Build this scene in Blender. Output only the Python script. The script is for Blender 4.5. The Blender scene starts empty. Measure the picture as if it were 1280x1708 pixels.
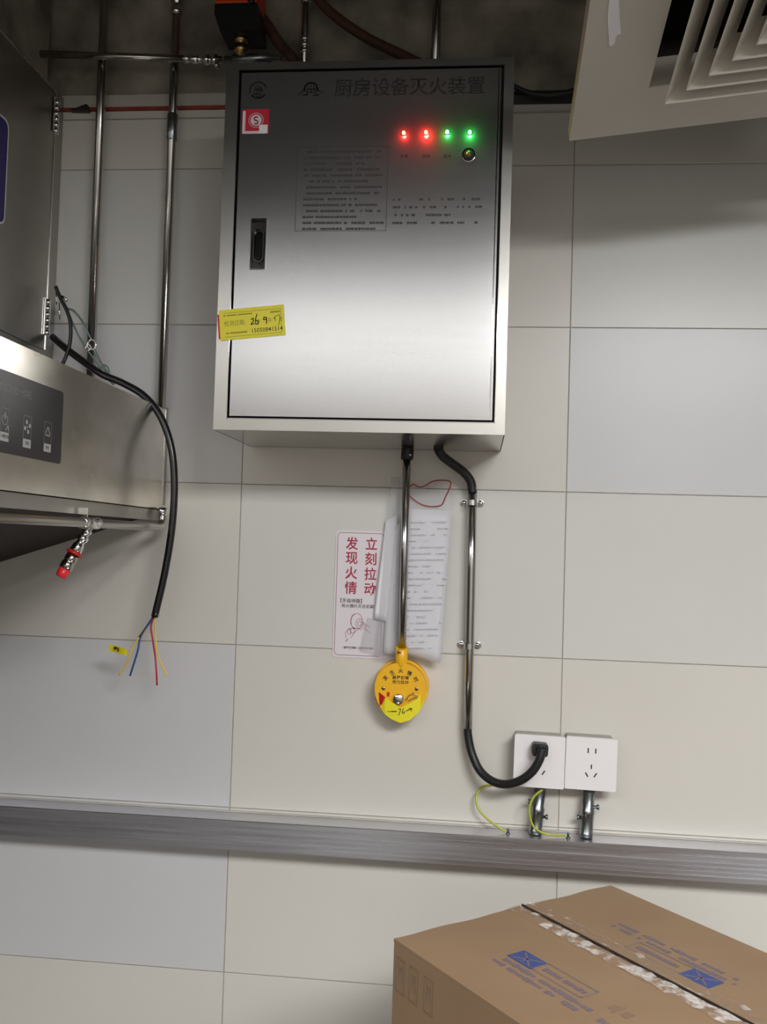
import bpy, bmesh, math, random
from mathutils import Vector, Matrix
random.seed(7)
PI = math.pi
SC = bpy.context.scene
COL = SC.collection

# ------------------------------------------------------------------ camera, world, lights, exposure
F_PX, CX, CY = 1541.7, 640.0, 854.0
CAM = Vector((-0.1598, -1.6932, -0.1053))
YAW, PITCH, ROLL = 0.100808, 0.035327, 0.031116

def cam_axes():
    M = Matrix.Rotation(YAW, 3, 'Z') @ Matrix.Rotation(PITCH, 3, 'X')
    r, f, u = M @ Vector((1, 0, 0)), M @ Vector((0, 1, 0)), M @ Vector((0, 0, 1))
    c, s = math.cos(ROLL), math.sin(ROLL)
    return c*r + s*u, f, -s*r + c*u
AR, AF, AU = cam_axes()
cd = bpy.data.cameras.new('camera'); cam = bpy.data.objects.new('camera', cd); COL.objects.link(cam)
cd.sensor_fit = 'HORIZONTAL'; cd.sensor_width = 36.0; cd.lens = 36.0*F_PX/1280.0
cd.clip_start = 0.02; cd.clip_end = 50
m = Matrix((AR, AU, -AF)).transposed().to_4x4(); m.translation = CAM
cam.matrix_world = m
SC.camera = cam

W = bpy.data.worlds.new('world'); SC.world = W; W.use_nodes = True
bg = W.node_tree.nodes['Background']; bg.inputs[0].default_value = (0.9, 0.95, 1.0, 1); bg.inputs[1].default_value = 0.02
SC.view_settings.view_transform = 'Standard'
try: SC.view_settings.look = 'None'
except Exception: pass
SC.view_settings.gamma = 1.0
SC.view_settings.use_curve_mapping = False
SC.view_settings.exposure = 0.36

ZCEIL = 0.80
PANELS = [  # x, y, sx, sy, power, colour
    (-0.45, -2.62, 1.80, 0.46, 12.5, (0.985, 0.99, 1.0)),
    (0.72, -2.25, 1.00, 0.60, 62.0, (0.985, 0.99, 1.0)),
    (-2.00, -2.40, 1.00, 0.60, 8.0, (0.985, 0.99, 1.0)),
]
for px_, py_, sx_, sy_, pw_, cl_ in PANELS:
    ld = bpy.data.lights.new('panel_light', 'AREA'); ld.shape = 'RECTANGLE'; ld.size = sx_; ld.size_y = sy_
    ld.energy = pw_; ld.color = cl_
    lo = bpy.data.objects.new('panel_light', ld); lo.location = (px_, py_, ZCEIL-0.012); COL.objects.link(lo)

# pixel of the photograph -> point of the room on the plane Y=, X= or Z=
def ray(x, y): return AF + AR*((x-CX)/F_PX) + AU*((CY-y)/F_PX)
def at(x, y, Y=0.0):
    d = ray(x, y); return CAM + d*((Y-CAM.y)/d.y)
def atx(x, y, X):
    d = ray(x, y); return CAM + d*((X-CAM.x)/d.x)
def atz(x, y, Z):
    d = ray(x, y); return CAM + d*((Z-CAM.z)/d.z)

# ------------------------------------------------------------------ materials
def lin(c):
    c = c/255.0
    return c/12.92 if c <= 0.04045 else ((c+0.055)/1.055)**2.4
def rgb(r, g, b): return (lin(r), lin(g), lin(b), 1)

def mat(name, col, rough=0.5, metal=0.0, noise=0.0, nscale=20, bump=0.0, bscale=60, stretch=(1, 1, 1),
        aniso=0.0, rvar=0.0, emit=None, estr=0.0, coat=0.0, col2=None, spec=None):
    m = bpy.data.materials.new(name); m.use_nodes = True
    nt = m.node_tree; b = nt.nodes['Principled BSDF']
    b.inputs['Base Color'].default_value = col
    b.inputs['Roughness'].default_value = rough
    b.inputs['Metallic'].default_value = metal
    if spec is not None: b.inputs['Specular IOR Level'].default_value = spec
    if aniso: b.inputs['Anisotropic'].default_value = aniso
    if coat: b.inputs['Coat Weight'].default_value = coat; b.inputs['Coat Roughness'].default_value = 0.08
    if emit: b.inputs['Emission Color'].default_value = emit; b.inputs['Emission Strength'].default_value = estr
    if noise or bump or rvar or col2:
        tc = nt.nodes.new('ShaderNodeTexCoord'); mp = nt.nodes.new('ShaderNodeMapping')
        mp.inputs['Scale'].default_value = stretch
        nt.links.new(tc.outputs['Object'], mp.inputs['Vector'])
        n1 = nt.nodes.new('ShaderNodeTexNoise'); n1.inputs['Scale'].default_value = nscale; n1.inputs['Detail'].default_value = 5
        nt.links.new(mp.outputs[0], n1.inputs['Vector'])
        if noise or col2:
            mx = nt.nodes.new('ShaderNodeMix'); mx.data_type = 'RGBA'
            rp = nt.nodes.new('ShaderNodeMapRange'); rp.inputs[1].default_value = 0.35; rp.inputs[2].default_value = 0.65
            nt.links.new(n1.outputs[0], rp.inputs[0]); nt.links.new(rp.outputs[0], mx.inputs[0])
            c2 = col2 if col2 else tuple(col[i]*(1-noise) for i in range(3)) + (1,)
            mx.inputs[6].default_value = col; mx.inputs[7].default_value = c2
            nt.links.new(mx.outputs[2], b.inputs['Base Color'])
        if rvar:
            r2 = nt.nodes.new('ShaderNodeMapRange'); r2.inputs[1].default_value = 0.3; r2.inputs[2].default_value = 0.7
            r2.inputs[3].default_value = max(0.02, rough-rvar); r2.inputs[4].default_value = rough+rvar
            nt.links.new(n1.outputs[0], r2.inputs[0]); nt.links.new(r2.outputs[0], b.inputs['Roughness'])
        if bump:
            n2 = nt.nodes.new('ShaderNodeTexNoise'); n2.inputs['Scale'].default_value = bscale; n2.inputs['Detail'].default_value = 3
            nt.links.new(mp.outputs[0], n2.inputs['Vector'])
            bp = nt.nodes.new('ShaderNodeBump'); bp.inputs['Strength'].default_value = bump; bp.inputs['Distance'].default_value = 0.002
            nt.links.new(n2.outputs[0], bp.inputs['Height']); nt.links.new(bp.outputs[0], b.inputs['Normal'])
    return m

M = {}
M['tile_cream'] = mat('tile_cream', rgb(213, 209, 200), 0.30, noise=0.03, nscale=3, bump=0.03, bscale=6, spec=0.4)
M['tile_grey'] = mat('tile_grey', rgb(210, 209, 203), 0.30, noise=0.03, nscale=3, bump=0.03, bscale=6, spec=0.4)
M['tile_blue'] = mat('tile_blue', rgb(207, 206, 206), 0.30, noise=0.03, nscale=3, bump=0.03, bscale=6, spec=0.4)
M['grout'] = mat('grout', rgb(176, 168, 156), 0.9, noise=0.25, nscale=30)
M['concrete'] = mat('concrete', rgb(168, 160, 146), 0.95, noise=0.45, nscale=9, bump=0.8, bscale=16, col2=rgb(112, 106, 97))
M['plaster'] = mat('plaster', rgb(190, 185, 175), 0.8, noise=0.15, nscale=12)
M['red_line'] = mat('red_line', rgb(150, 62, 48), 0.7, noise=0.3, nscale=30)
M['ceiling'] = mat('ceiling', rgb(60, 58, 56), 0.8)
M['floor'] = mat('floor', rgb(70, 66, 62), 0.4, noise=0.2)
M['roomwall'] = mat('roomwall', rgb(112, 108, 104), 0.5)
M['frontwall'] = mat('frontwall', rgb(164, 160, 155), 0.5)
M['roomwall_dark'] = mat('roomwall_dark', rgb(62, 60, 58), 0.6)
M['steel'] = mat('steel', (0.60, 0.59, 0.57, 1), 0.17, 1.0, bump=0.02, bscale=14, stretch=(0.6, 1, 10), rvar=0.04, nscale=6, aniso=0.3)
M['door_steel'] = None
M['frame_steel'] = mat('frame_steel', (0.47, 0.455, 0.42, 1), 0.30, 1.0, bump=0.006, bscale=8, rvar=0.02, nscale=9, aniso=0.2)
M['hood_steel'] = mat('hood_steel', (0.92, 0.885, 0.81, 1), 0.24, 1.0, bump=0.10, bscale=3.2, stretch=(1, 1, 1.6), rvar=0.06, nscale=7, col2=(0.70, 0.67, 0.60, 1))
M['hood_dark'] = mat('hood_dark', (0.42, 0.40, 0.37, 1), 0.34, 1.0, bump=0.12, bscale=4, rvar=0.05)
M['pipe_steel'] = mat('pipe_steel', (0.50, 0.485, 0.465, 1), 0.19, 1.0)
M['chrome'] = mat('chrome', (0.78, 0.78, 0.77, 1), 0.10, 1.0)
M['zinc'] = mat('zinc', (0.40, 0.43, 0.44, 1), 0.32, 1.0, noise=0.4, nscale=60, rvar=0.1)
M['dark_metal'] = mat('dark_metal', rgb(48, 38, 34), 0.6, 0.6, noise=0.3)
M['paddle'] = mat('paddle', (0.10, 0.10, 0.105, 1), 0.12, 1.0)
M['brass'] = mat('brass', (0.55, 0.40, 0.14, 1), 0.3, 1.0)
M['alu'] = mat('alu', (0.68, 0.68, 0.72, 1), 0.36, 1.0, bump=0.06, bscale=12, stretch=(0.5, 1, 20), rvar=0.06, nscale=8)
M['black'] = mat('black', rgb(28, 28, 30), 0.45)
M['black_gloss'] = mat('black_gloss', rgb(22, 21, 22), 0.3, coat=0.2)
M['gap'] = mat('gap', rgb(22, 16, 18), 0.8)
M['panel_black'] = mat('panel_black', rgb(52, 50, 52), 0.32)
M['print_grey'] = mat('print_grey', rgb(178, 177, 176), 0.5)
M['print_dim'] = mat('print_dim', rgb(134, 132, 134), 0.5)
M['print_dark'] = mat('print_dark', rgb(40, 36, 36), 0.6)
M['etch'] = mat('etch', rgb(54, 50, 50), 0.6)
M['etch_black'] = mat('etch_black', rgb(26, 23, 23), 0.6)
M['yellow_sticker'] = mat('yellow_sticker', rgb(226, 214, 42), 0.35)
M['yellow_tape'] = mat('yellow_tape', rgb(238, 226, 46), 0.22)
M['yellow_body'] = mat('yellow_body', rgb(243, 184, 30), 0.32)
M['sticker_line'] = mat('sticker_line', rgb(140, 132, 30), 0.5)
M['ink'] = mat('ink', rgb(30, 26, 18), 0.5)
M['red'] = mat('red', rgb(196, 36, 34), 0.4)
M['red_cap'] = mat('red_cap', rgb(226, 44, 52), 0.35)
M['red_sticker'] = mat('red_sticker', rgb(196, 42, 62), 0.4)
M['pink_white'] = mat('pink_white', rgb(232, 214, 218), 0.4)
M['white_paper'] = mat('white_paper', rgb(240, 239, 242), 0.6)
M['sign_white'] = mat('sign_white', rgb(226, 218, 222), 0.3)
M['sign_red'] = mat('sign_red', rgb(170, 22, 62), 0.45)
M['sign_line'] = mat('sign_line', rgb(150, 78, 100), 0.45)
M['print_mid'] = mat('print_mid', rgb(210, 209, 216), 0.6)
M['white_plastic'] = mat('white_plastic', rgb(236, 232, 232), 0.28)
M['socket_box'] = mat('socket_box', rgb(172, 168, 160), 0.5)
M['slot'] = mat('slot', rgb(24, 22, 22), 0.7)
M['orange'] = mat('orange', rgb(220, 72, 18), 0.45)
M['hose'] = mat('hose', rgb(84, 52, 40), 0.7, noise=0.3, nscale=60)
M['wire_red'] = mat('wire_red', rgb(178, 32, 46), 0.4)
M['wire_blue'] = mat('wire_blue', rgb(22, 72, 142), 0.4)
M['wire_yellow'] = mat('wire_yellow', rgb(232, 196, 74), 0.4)
M['wire_dark'] = mat('wire_dark', rgb(74, 78, 62), 0.4)
M['wire_green'] = mat('wire_green', rgb(198, 196, 62), 0.4)
M['wire_stripe'] = mat('wire_stripe', rgb(150, 165, 50), 0.4)
M['steel_cable'] = mat('steel_cable', (0.24, 0.32, 0.31, 1), 0.35, 0.8, bump=0.6, bscale=200)
M['diffuser'] = mat('diffuser', rgb(196, 190, 176), 0.42, noise=0.06, nscale=6)
M['tape_white'] = mat('tape_white', rgb(236, 232, 236), 0.5)
M['card'] = mat('card', rgb(156, 128, 98), 0.72, noise=0.08, nscale=7, bump=0.12, bscale=40, col2=rgb(149, 121, 92))
M['seam_shade_edge'] = mat('seam_shade_edge', rgb(60, 46, 34), 0.9)  # board edge darkened further: seam shade put into the colour
M['card_edge'] = mat('card_edge', rgb(112, 88, 62), 0.85)
M['print_blue'] = mat('print_blue', rgb(62, 80, 138), 0.6)
M['print_blue_pale'] = mat('print_blue_pale', rgb(118, 104, 118), 0.7)
M['print_outline'] = mat('print_outline', rgb(134, 116, 112), 0.7)
M['print_faint'] = mat('print_faint', rgb(138, 114, 92), 0.7)
M['crystal'] = mat('thread_red', rgb(150, 40, 56), 0.5)
M['led_red'] = mat('led_red', rgb(255, 40, 30), 0.3, emit=(1.0, 0.16, 0.10, 1), estr=5)
M['led_green'] = mat('led_green', rgb(40, 255, 70), 0.3, emit=(0.14, 1.0, 0.24, 1), estr=4)
M['lamp_diffuser'] = mat('lamp_diffuser', (1, 1, 1, 1), 0.5, emit=(1, 0.985, 0.965, 1), estr=2.8)
M['blue_panel'] = mat('blue_panel', rgb(40, 36, 110), 0.4)

def film_mat(name, tint, fac, rough=0.28, bump=0.12, bscale=14):
    m = bpy.data.materials.new(name); m.use_nodes = True; nt = m.node_tree; nt.nodes.clear()
    o = nt.nodes.new('ShaderNodeOutputMaterial'); tr = nt.nodes.new('ShaderNodeBsdfTransparent'); tr.inputs[0].default_value = tint
    gl = nt.nodes.new('ShaderNodeBsdfPrincipled'); gl.inputs['Base Color'].default_value = rgb(220, 220, 222); gl.inputs['Roughness'].default_value = rough
    mx = nt.nodes.new('ShaderNodeMixShader'); mx.inputs[0].default_value = fac
    tc = nt.nodes.new('ShaderNodeTexCoord'); n = nt.nodes.new('ShaderNodeTexNoise'); n.inputs['Scale'].default_value = bscale; n.inputs['Detail'].default_value = 4
    bp = nt.nodes.new('ShaderNodeBump'); bp.inputs['Strength'].default_value = bump; bp.inputs['Distance'].default_value = 0.01
    nt.links.new(tc.outputs['Object'], n.inputs['Vector']); nt.links.new(n.outputs[0], bp.inputs['Height']); nt.links.new(bp.outputs[0], gl.inputs['Normal'])
    nt.links.new(tr.outputs[0], mx.inputs[1]); nt.links.new(gl.outputs[0], mx.inputs[2]); nt.links.new(mx.outputs[0], o.inputs[0])
    return m
def door_mat():   # horizontally brushed sheet: vertical spread of reflections
    m = bpy.data.materials.new('door_steel'); m.use_nodes = True; nt = m.node_tree; nt.nodes.clear()
    o = nt.nodes.new('ShaderNodeOutputMaterial'); g = nt.nodes.new('ShaderNodeBsdfAnisotropic'); g.distribution = 'BECKMANN'
    g.inputs['Color'].default_value = (0.45, 0.447, 0.44, 1)
    tc = nt.nodes.new('ShaderNodeTexCoord'); mp = nt.nodes.new('ShaderNodeMapping'); mp.inputs['Scale'].default_value = (1.0, 1, 22)
    n = nt.nodes.new('ShaderNodeTexNoise'); n.inputs['Scale'].default_value = 7; n.inputs['Detail'].default_value = 2
    r = nt.nodes.new('ShaderNodeMapRange'); r.inputs[1].default_value = .2; r.inputs[2].default_value = .8; r.inputs[3].default_value = .242; r.inputs[4].default_value = .262
    nt.links.new(tc.outputs['Object'], mp.inputs[0]); nt.links.new(mp.outputs[0], n.inputs['Vector']); nt.links.new(n.outputs[0], r.inputs[0]); nt.links.new(r.outputs[0], g.inputs['Roughness'])
    g2 = nt.nodes.new('ShaderNodeBsdfAnisotropic'); g2.distribution = 'GGX'; g2.inputs['Color'].default_value = (0.52, 0.50, 0.49, 1); g2.inputs['Roughness'].default_value = .58
    mx = nt.nodes.new('ShaderNodeMixShader'); mx.inputs[0].default_value = .20
    nt.links.new(g.outputs[0], mx.inputs[1]); nt.links.new(g2.outputs[0], mx.inputs[2]); nt.links.new(mx.outputs[0], o.inputs[0]); return m
M['door_steel'] = door_mat()
M['film'] = film_mat('film', (0.985, 0.985, 0.99, 1), 0.16)
M['film_dark'] = film_mat('film_dark', (0.80, 0.80, 0.80, 1), 0.25)

def tape_mat(lo, hi, top):   # clear packing tape, crinkled: white patches painted in for its sparkles of light
    m = bpy.data.materials.new('packing_tape'); m.use_nodes = True; nt = m.node_tree; nt.nodes.clear()
    o = nt.nodes.new('ShaderNodeOutputMaterial'); tr = nt.nodes.new('ShaderNodeBsdfTransparent'); tr.inputs[0].default_value = (0.95, 0.93, 0.9, 1)
    gl = nt.nodes.new('ShaderNodeBsdfPrincipled'); gl.inputs['Base Color'].default_value = rgb(248, 242, 236); gl.inputs['Roughness'].default_value = 0.18
    mx = nt.nodes.new('ShaderNodeMixShader')
    tc = nt.nodes.new('ShaderNodeTexCoord'); n = nt.nodes.new('ShaderNodeTexNoise'); n.inputs['Scale'].default_value = 48; n.inputs['Detail'].default_value = 5
    rp = nt.nodes.new('ShaderNodeMapRange'); rp.inputs[1].default_value = lo; rp.inputs[2].default_value = hi; rp.inputs[3].default_value = 0.06; rp.inputs[4].default_value = top
    n2 = nt.nodes.new('ShaderNodeTexNoise'); n2.inputs['Scale'].default_value = 110
    bp = nt.nodes.new('ShaderNodeBump'); bp.inputs['Strength'].default_value = 1.0; bp.inputs['Distance'].default_value = 0.003
    nt.links.new(tc.outputs['Object'], n.inputs['Vector']); nt.links.new(tc.outputs['Object'], n2.inputs['Vector'])
    nt.links.new(n.outputs[0], rp.inputs[0]); nt.links.new(rp.outputs[0], mx.inputs[0])
    nt.links.new(n2.outputs[0], bp.inputs['Height']); nt.links.new(bp.outputs[0], gl.inputs['Normal'])
    nt.links.new(tr.outputs[0], mx.inputs[1]); nt.links.new(gl.outputs[0], mx.inputs[2]); nt.links.new(mx.outputs[0], o.inputs[0])
    return m
M['tape'] = tape_mat(.46, .58, .60); M['tape_faint'] = tape_mat(.56, .64, .42)

# ------------------------------------------------------------------ mesh helpers (all in world coordinates)
def frame(o, ex, ey, ez):
    m = Matrix((Vector(ex), Vector(ey), Vector(ez))).transposed().to_4x4(); m.translation = Vector(o); return m

def bx(bm, c, s, mx=None, bev=0.0, seg=1):
    """box, centre c, full size s, optional matrix"""
    t = bmesh.new(); bmesh.ops.create_cube(t, size=1.0)
    for v in t.verts: v.co = Vector((v.co.x*s[0]+c[0], v.co.y*s[1]+c[1], v.co.z*s[2]+c[2]))
    if bev: bmesh.ops.bevel(t, geom=list(t.edges), offset=bev, segments=seg, affect='EDGES', profile=0.5)
    if mx is not None: bmesh.ops.transform(t, matrix=mx, verts=t.verts)
    join(bm, t); return bm
def bb(bm, x0, x1, y0, y1, z0, z1, bev=0.0, mx=None, seg=1):
    return bx(bm, ((x0+x1)/2, (y0+y1)/2, (z0+z1)/2), (abs(x1-x0), abs(y1-y0), abs(z1-z0)), mx, bev, seg)
def join(bm, t):
    vm = {v: bm.verts.new(v.co) for v in t.verts}
    for f in t.faces:
        try: nf = bm.faces.new([vm[v] for v in f.verts]); nf.smooth = f.smooth
        except ValueError: pass
    t.free()
def smooth_path(pts, n=8):
    P = [Vector(p) for p in pts]
    if len(P) < 3: return P
    P2 = [2*P[0]-P[1]] + P + [2*P[-1]-P[-2]]; out = []
    for i in range(1, len(P2)-2):
        a, b, c, d = P2[i-1:i+3]
        for k in range(n):
            t = k/n
            out.append(0.5*((2*b)+(c-a)*t+(2*a-5*b+4*c-d)*t*t+(3*b-a-3*c+d)*t**3))
    out.append(P2[-2]); return out
def tube(bm, pts, r, seg=14, smooth=0, caps=True, rib=0.0, nrib=0):
    P = smooth_path(pts, smooth) if smooth else [Vector(p) for p in pts]
    radii = r if isinstance(r, (list, tuple)) else [r]*len(P)
    if len(radii) != len(P):
        radii = [radii[min(len(radii)-1, int(i*len(radii)/len(P)))] for i in range(len(P))]
    T = []
    for i in range(len(P)):
        a = P[max(0, i-1)]; b = P[min(len(P)-1, i+1)]; T.append((b-a).normalized())
    up = Vector((0, 0, 1)) if abs(T[0].z) < 0.9 else Vector((1, 0, 0))
    n = (up - T[0]*up.dot(T[0])).normalized(); rings = []
    for i, p in enumerate(P):
        n = (n - T[i]*n.dot(T[i])).normalized(); b = T[i].cross(n)
        rr = radii[i]*(1+(rib if (nrib and i % 2) else 0))
        rings.append([bm.verts.new(p+(n*math.cos(2*PI*k/seg)+b*math.sin(2*PI*k/seg))*rr) for k in range(seg)])
    for i in range(len(P)-1):
        for k in range(seg):
            f = bm.faces.new((rings[i][k], rings[i][(k+1) % seg], rings[i+1][(k+1) % seg], rings[i+1][k])); f.smooth = True
    if caps:
        for q in (rings[0][::-1], rings[-1]):
            bm.faces.new(q)
    return bm
def cyl(bm, a, b, r, seg=20, r2=None):
    """cylinder with hard ends"""
    return tube(bm, [a, b], [r, r if r2 is None else r2], seg)
def lathe(bm, o, axis, prof, seg=24):
    """prof: list of (radius, distance along the axis)"""
    axis = Vector(axis).normalized(); up = Vector((0, 0, 1)) if abs(axis.z) < 0.9 else Vector((1, 0, 0))
    n = (up-axis*up.dot(axis)).normalized(); b = axis.cross(n); rings = []
    for r, h in prof:
        c = Vector(o)+axis*h
        if r < 1e-6: rings.append([bm.verts.new(c)])
        else: rings.append([bm.verts.new(c+(n*math.cos(2*PI*k/seg)+b*math.sin(2*PI*k/seg))*r) for k in range(seg)])
    for i in range(len(prof)-1):
        A, B = rings[i], rings[i+1]
        for k in range(seg):
            j = (k+1) % seg
            q = [A[k % len(A)], A[j % len(A)], B[j % len(B)], B[k % len(B)]]; u = []
            for v in q:
                if v not in u: u.append(v)
            if len(u) > 2:
                f = bm.faces.new(u); f.smooth = True
    return bm
def prism(bm, poly, mx, z0, z1, bev=0.0):
    """polygon (x,y) extruded z0..z1 in the frame mx"""
    t = bmesh.new()
    lo = [t.verts.new((x, y, z0)) for x, y in poly]; hi = [t.verts.new((x, y, z1)) for x, y in poly]; n = len(poly)
    t.faces.new(lo[::-1]); t.faces.new(hi)
    for i in range(n): t.faces.new((lo[i], lo[(i+1) % n], hi[(i+1) % n], hi[i]))
    if bev: bmesh.ops.bevel(t, geom=[e for e in t.edges if e.calc_face_angle(0) > 0.7], offset=bev, segments=2, affect='EDGES')
    bmesh.ops.transform(t, matrix=mx, verts=t.verts); join(bm, t); return bm
def ring_prism(bm, outer, inner, mx, z0, z1):
    t = bmesh.new(); n = len(outer)
    V = [[t.verts.new((x, y, z)) for x, y in p] for p in (outer, inner) for z in (z0, z1)]
    ol, oh, il, ih = V
    for i in range(n):
        j = (i+1) % n
        t.faces.new((ol[i], ol[j], oh[j], oh[i])); t.faces.new((il[j], il[i], ih[i], ih[j]))
        t.faces.new((oh[i], oh[j], ih[j], ih[i])); t.faces.new((ol[j], ol[i], il[i], il[j]))
    bmesh.ops.transform(t, matrix=mx, verts=t.verts); join(bm, t); return bm
def rrect(w, h, r, n=5, cx=0, cy=0):
    out = []
    for qx, qy, a0 in ((1, 1, 0), (-1, 1, 90), (-1, -1, 180), (1, -1, 270)):
        for k in range(n+1):
            a = math.radians(a0+90*k/n); out.append((cx+qx*(w/2-r)+r*math.cos(a), cy+qy*(h/2-r)+r*math.sin(a)))
    return out
def arc_pts(cx, cy, r, a0, a1, n=16): return [(cx+r*math.cos(math.radians(a0+(a1-a0)*k/n)), cy+r*math.sin(math.radians(a0+(a1-a0)*k/n))) for k in range(n+1)]
def stroke(bm, pts, w, mx, z0, z1):
    """flat printed stroke along 2-d points"""
    for (x0, y0), (x1, y1) in zip(pts[:-1], pts[1:]):
        d = Vector((x1-x0, y1-y0)); L = d.length
        if L < 1e-7: continue
        d /= L; n = Vector((-d.y, d.x))*w/2; e = d*w*0.25
        q = [(x0-e.x+n.x, y0-e.y+n.y), (x0-e.x-n.x, y0-e.y-n.y), (x1+e.x-n.x, y1+e.y-n.y), (x1+e.x+n.x, y1+e.y+n.y)]
        prism(bm, q, mx, z0, z1)

def empty(name, loc, label, cat, group=None, rot=None):
    o = bpy.data.objects.new(name, None); COL.objects.link(o); o.location = loc; o.empty_display_size = 0.02
    o['label'] = label; o['category'] = cat
    if group: o['group'] = group
    return o
def base_of(o):
    while o.parent: o = o.parent
    return Vector(o.location)
def put(name, bm, m, parent=None, base=None, label=None, cat=None, kind=None, group=None, bevel=0.0, recalc=True):
    off = base_of(parent) if parent else (Vector(base) if base is not None else Vector((0, 0, 0)))
    if recalc: bmesh.ops.recalc_face_normals(bm, faces=bm.faces)
    for v in bm.verts: v.co -= off
    me = bpy.data.meshes.new(name); bm.to_mesh(me); bm.free(); me.materials.append(M[m] if isinstance(m, str) else m)
    o = bpy.data.objects.new(name, me); COL.objects.link(o)
    if parent: o.parent = parent
    else: o.location = off
    if label: o['label'] = label
    if cat: o['category'] = cat
    if kind: o['kind'] = kind
    if group: o['group'] = group
    return o
B = bmesh.new

def text_bm(s, size, mx, bold=0.0, align='CENTER', depth=0.0001, spacing=1.0, sx=1.0, line=1.0):
    cu = bpy.data.curves.new('t', 'FONT'); cu.body = s; cu.size = size; cu.align_x = align; cu.align_y = 'CENTER'
    cu.resolution_u = 2; cu.offset = bold*size; cu.space_character = spacing; cu.space_line = line; cu.fill_mode = 'FRONT'
    ob = bpy.data.objects.new('t', cu); COL.objects.link(ob)
    bpy.context.view_layer.update()
    me = bpy.data.meshes.new_from_object(ob.evaluated_get(bpy.context.evaluated_depsgraph_get()))
    t = bmesh.new(); t.from_mesh(me)
    for v in t.verts: v.co = Vector((v.co.x*sx, v.co.y, depth))
    bmesh.ops.transform(t, matrix=mx, verts=t.verts)
    bpy.data.objects.remove(ob); bpy.data.curves.remove(cu); bpy.data.meshes.remove(me)
    return t
def text(name, s, size, mx, m, parent, **k):
    return put(name, text_bm(s, size, mx, **k), m, parent, recalc=False)
def wallframe(p, ang=0.0):   # x right, y up, z towards the room
    a = math.radians(ang); return frame(p, (math.cos(a), 0, math.sin(a)), (-math.sin(a), 0, math.cos(a)), (0, -1, 0))
def scribble(bm, mx, x0, x1, y0, n, dy, h, z, dens=0.8, wmin=0.002, wmax=0.006):
    """rows of small unreadable print"""
    for i in range(n):
        x = x0; y = y0-i*dy; end = x1-(random.random()*(x1-x0)*0.45 if i % 3 == 2 else random.random()*(x1-x0)*0.08)
        while x < end:
            w = random.uniform(wmin, wmax)
            if random.random() < dens:
                prism(bm, [(x, y-h/2), (x+w, y-h/2), (x+w, y+h/2), (x, y+h/2)], mx, z, z+0.00008)
            x += w*1.25

# ================================================================== THE SETTING
ZT = 0.715         # top of the tiling
RX0, RX1, RY, ZF, ZS = -2.60, 2.10, -3.3, -1.60, 1.60
b = B(); bb(b, RX0, RX1, 0.0014, 0.12, ZF, ZT); wall = put('wall_back', b, 'grout', kind='structure')
tw, th, j = 0.6, 0.3, 0.0016
def tile_mesh(w, h):
    t = B(); bb(t, 0, w, -0.0, 0.0012, 0, h, bev=0.0005); me = bpy.data.meshes.new('tile')
    bmesh.ops.recalc_face_normals(t, faces=t.faces); t.to_mesh(me); t.free(); return me
tmesh = {}
cols = [-1.8, -1.2, -0.6, 0.0, 0.6, 1.2, RX1]
TCOL = {(2, 0): 'tile_blue', (2, -1): 'tile_cream', (2, -2): 'tile_blue', (2, -3): 'tile_blue', (1, -1): 'tile_cream', (1, -2): 'tile_blue', (1, -3): 'tile_grey',
        (3, -1): 'tile_grey'}
for ci in range(len(cols)-1):
    zz = ZF+0.1
    k = -5
    while True:
        z0 = max(ZF, k*th); z1 = min(ZT, (k+1)*th)
        if z0 >= ZT-0.005: break
        if z1 > z0:
            w = cols[ci+1]-cols[ci]-j; h = z1-z0-j
            key = {(2, -1): 'tile_grey', (2, -2): 'tile_cream', (2, -3): 'tile_cream', (1, -1): 'tile_cream', (1, -2): 'tile_blue', (1, -3): 'tile_blue',
                   (3, -1): 'tile_grey', (3, -2): 'tile_cream', (3, -3): 'tile_cream', (3, 0): 'tile_blue', (3, 1): 'tile_grey', (2, 0): 'tile_cream',
                   (1, 0): 'tile_blue', (1, 1): 'tile_grey', (1, 2): 'tile_cream', (3, 2): 'tile_cream'}.get((ci, k), 'tile_cream')
            mk = (round(w, 4), round(h, 4), key)
            if mk not in tmesh:
                tmesh[mk] = tile_mesh(w, h); tmesh[mk].materials.append(M[key])
            o = bpy.data.objects.new('tile', tmesh[mk]); COL.objects.link(o); o.parent = wall
            o.location = (cols[ci]+j/2, random.uniform(-0.0003, 0.0002), z0+j/2)
        k += 1
# band above the tiles, then bare concrete
b = B(); bb(b, RX0, -.55, -0.002, 0.12, ZT, ZT+0.007); put('trim_1', b, 'red_line', kind='structure')
b = B(); bb(b, RX0, -0.55, -0.001, 0.12, ZT+0.0075, ZT+0.031); put('trim_2', b, 'plaster', kind='structure')
b = B(); bb(b, RX0, RX1, -0.003, 0.004, ZT-0.018, ZT-0.0165); put('trim_3', b, 'grout', kind='structure')
b = B(); bb(b, -.55, RX1, 0.006, 0.12, ZT+0.0002, ZT+0.02); put('trim_4', b, 'roomwall_dark', kind='structure')
b = B(); bb(b, RX0, RX1, 0.012, 0.12, ZT+0.0315, ZS, bev=0); put('wall_upper', b, 'concrete', kind='structure')
b = B(); bb(b, RX0, RX1, RY, 0.12, ZS, ZS+0.1); put('ceiling_slab', b, 'concrete', kind='structure')
b = B(); bb(b, RX0, RX1, RY, 0.12, ZF-0.1, ZF); put('floor', b, 'floor', kind='structure')
b = B(); bb(b, RX0-0.1, RX0, RY, 0.12, ZF, ZS); put('wall_left', b, 'roomwall_dark', kind='structure')
b = B(); bb(b, RX1, RX1+0.1, RY, 0.12, ZF, ZS); put('wall_right', b, 'roomwall', kind='structure')
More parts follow.
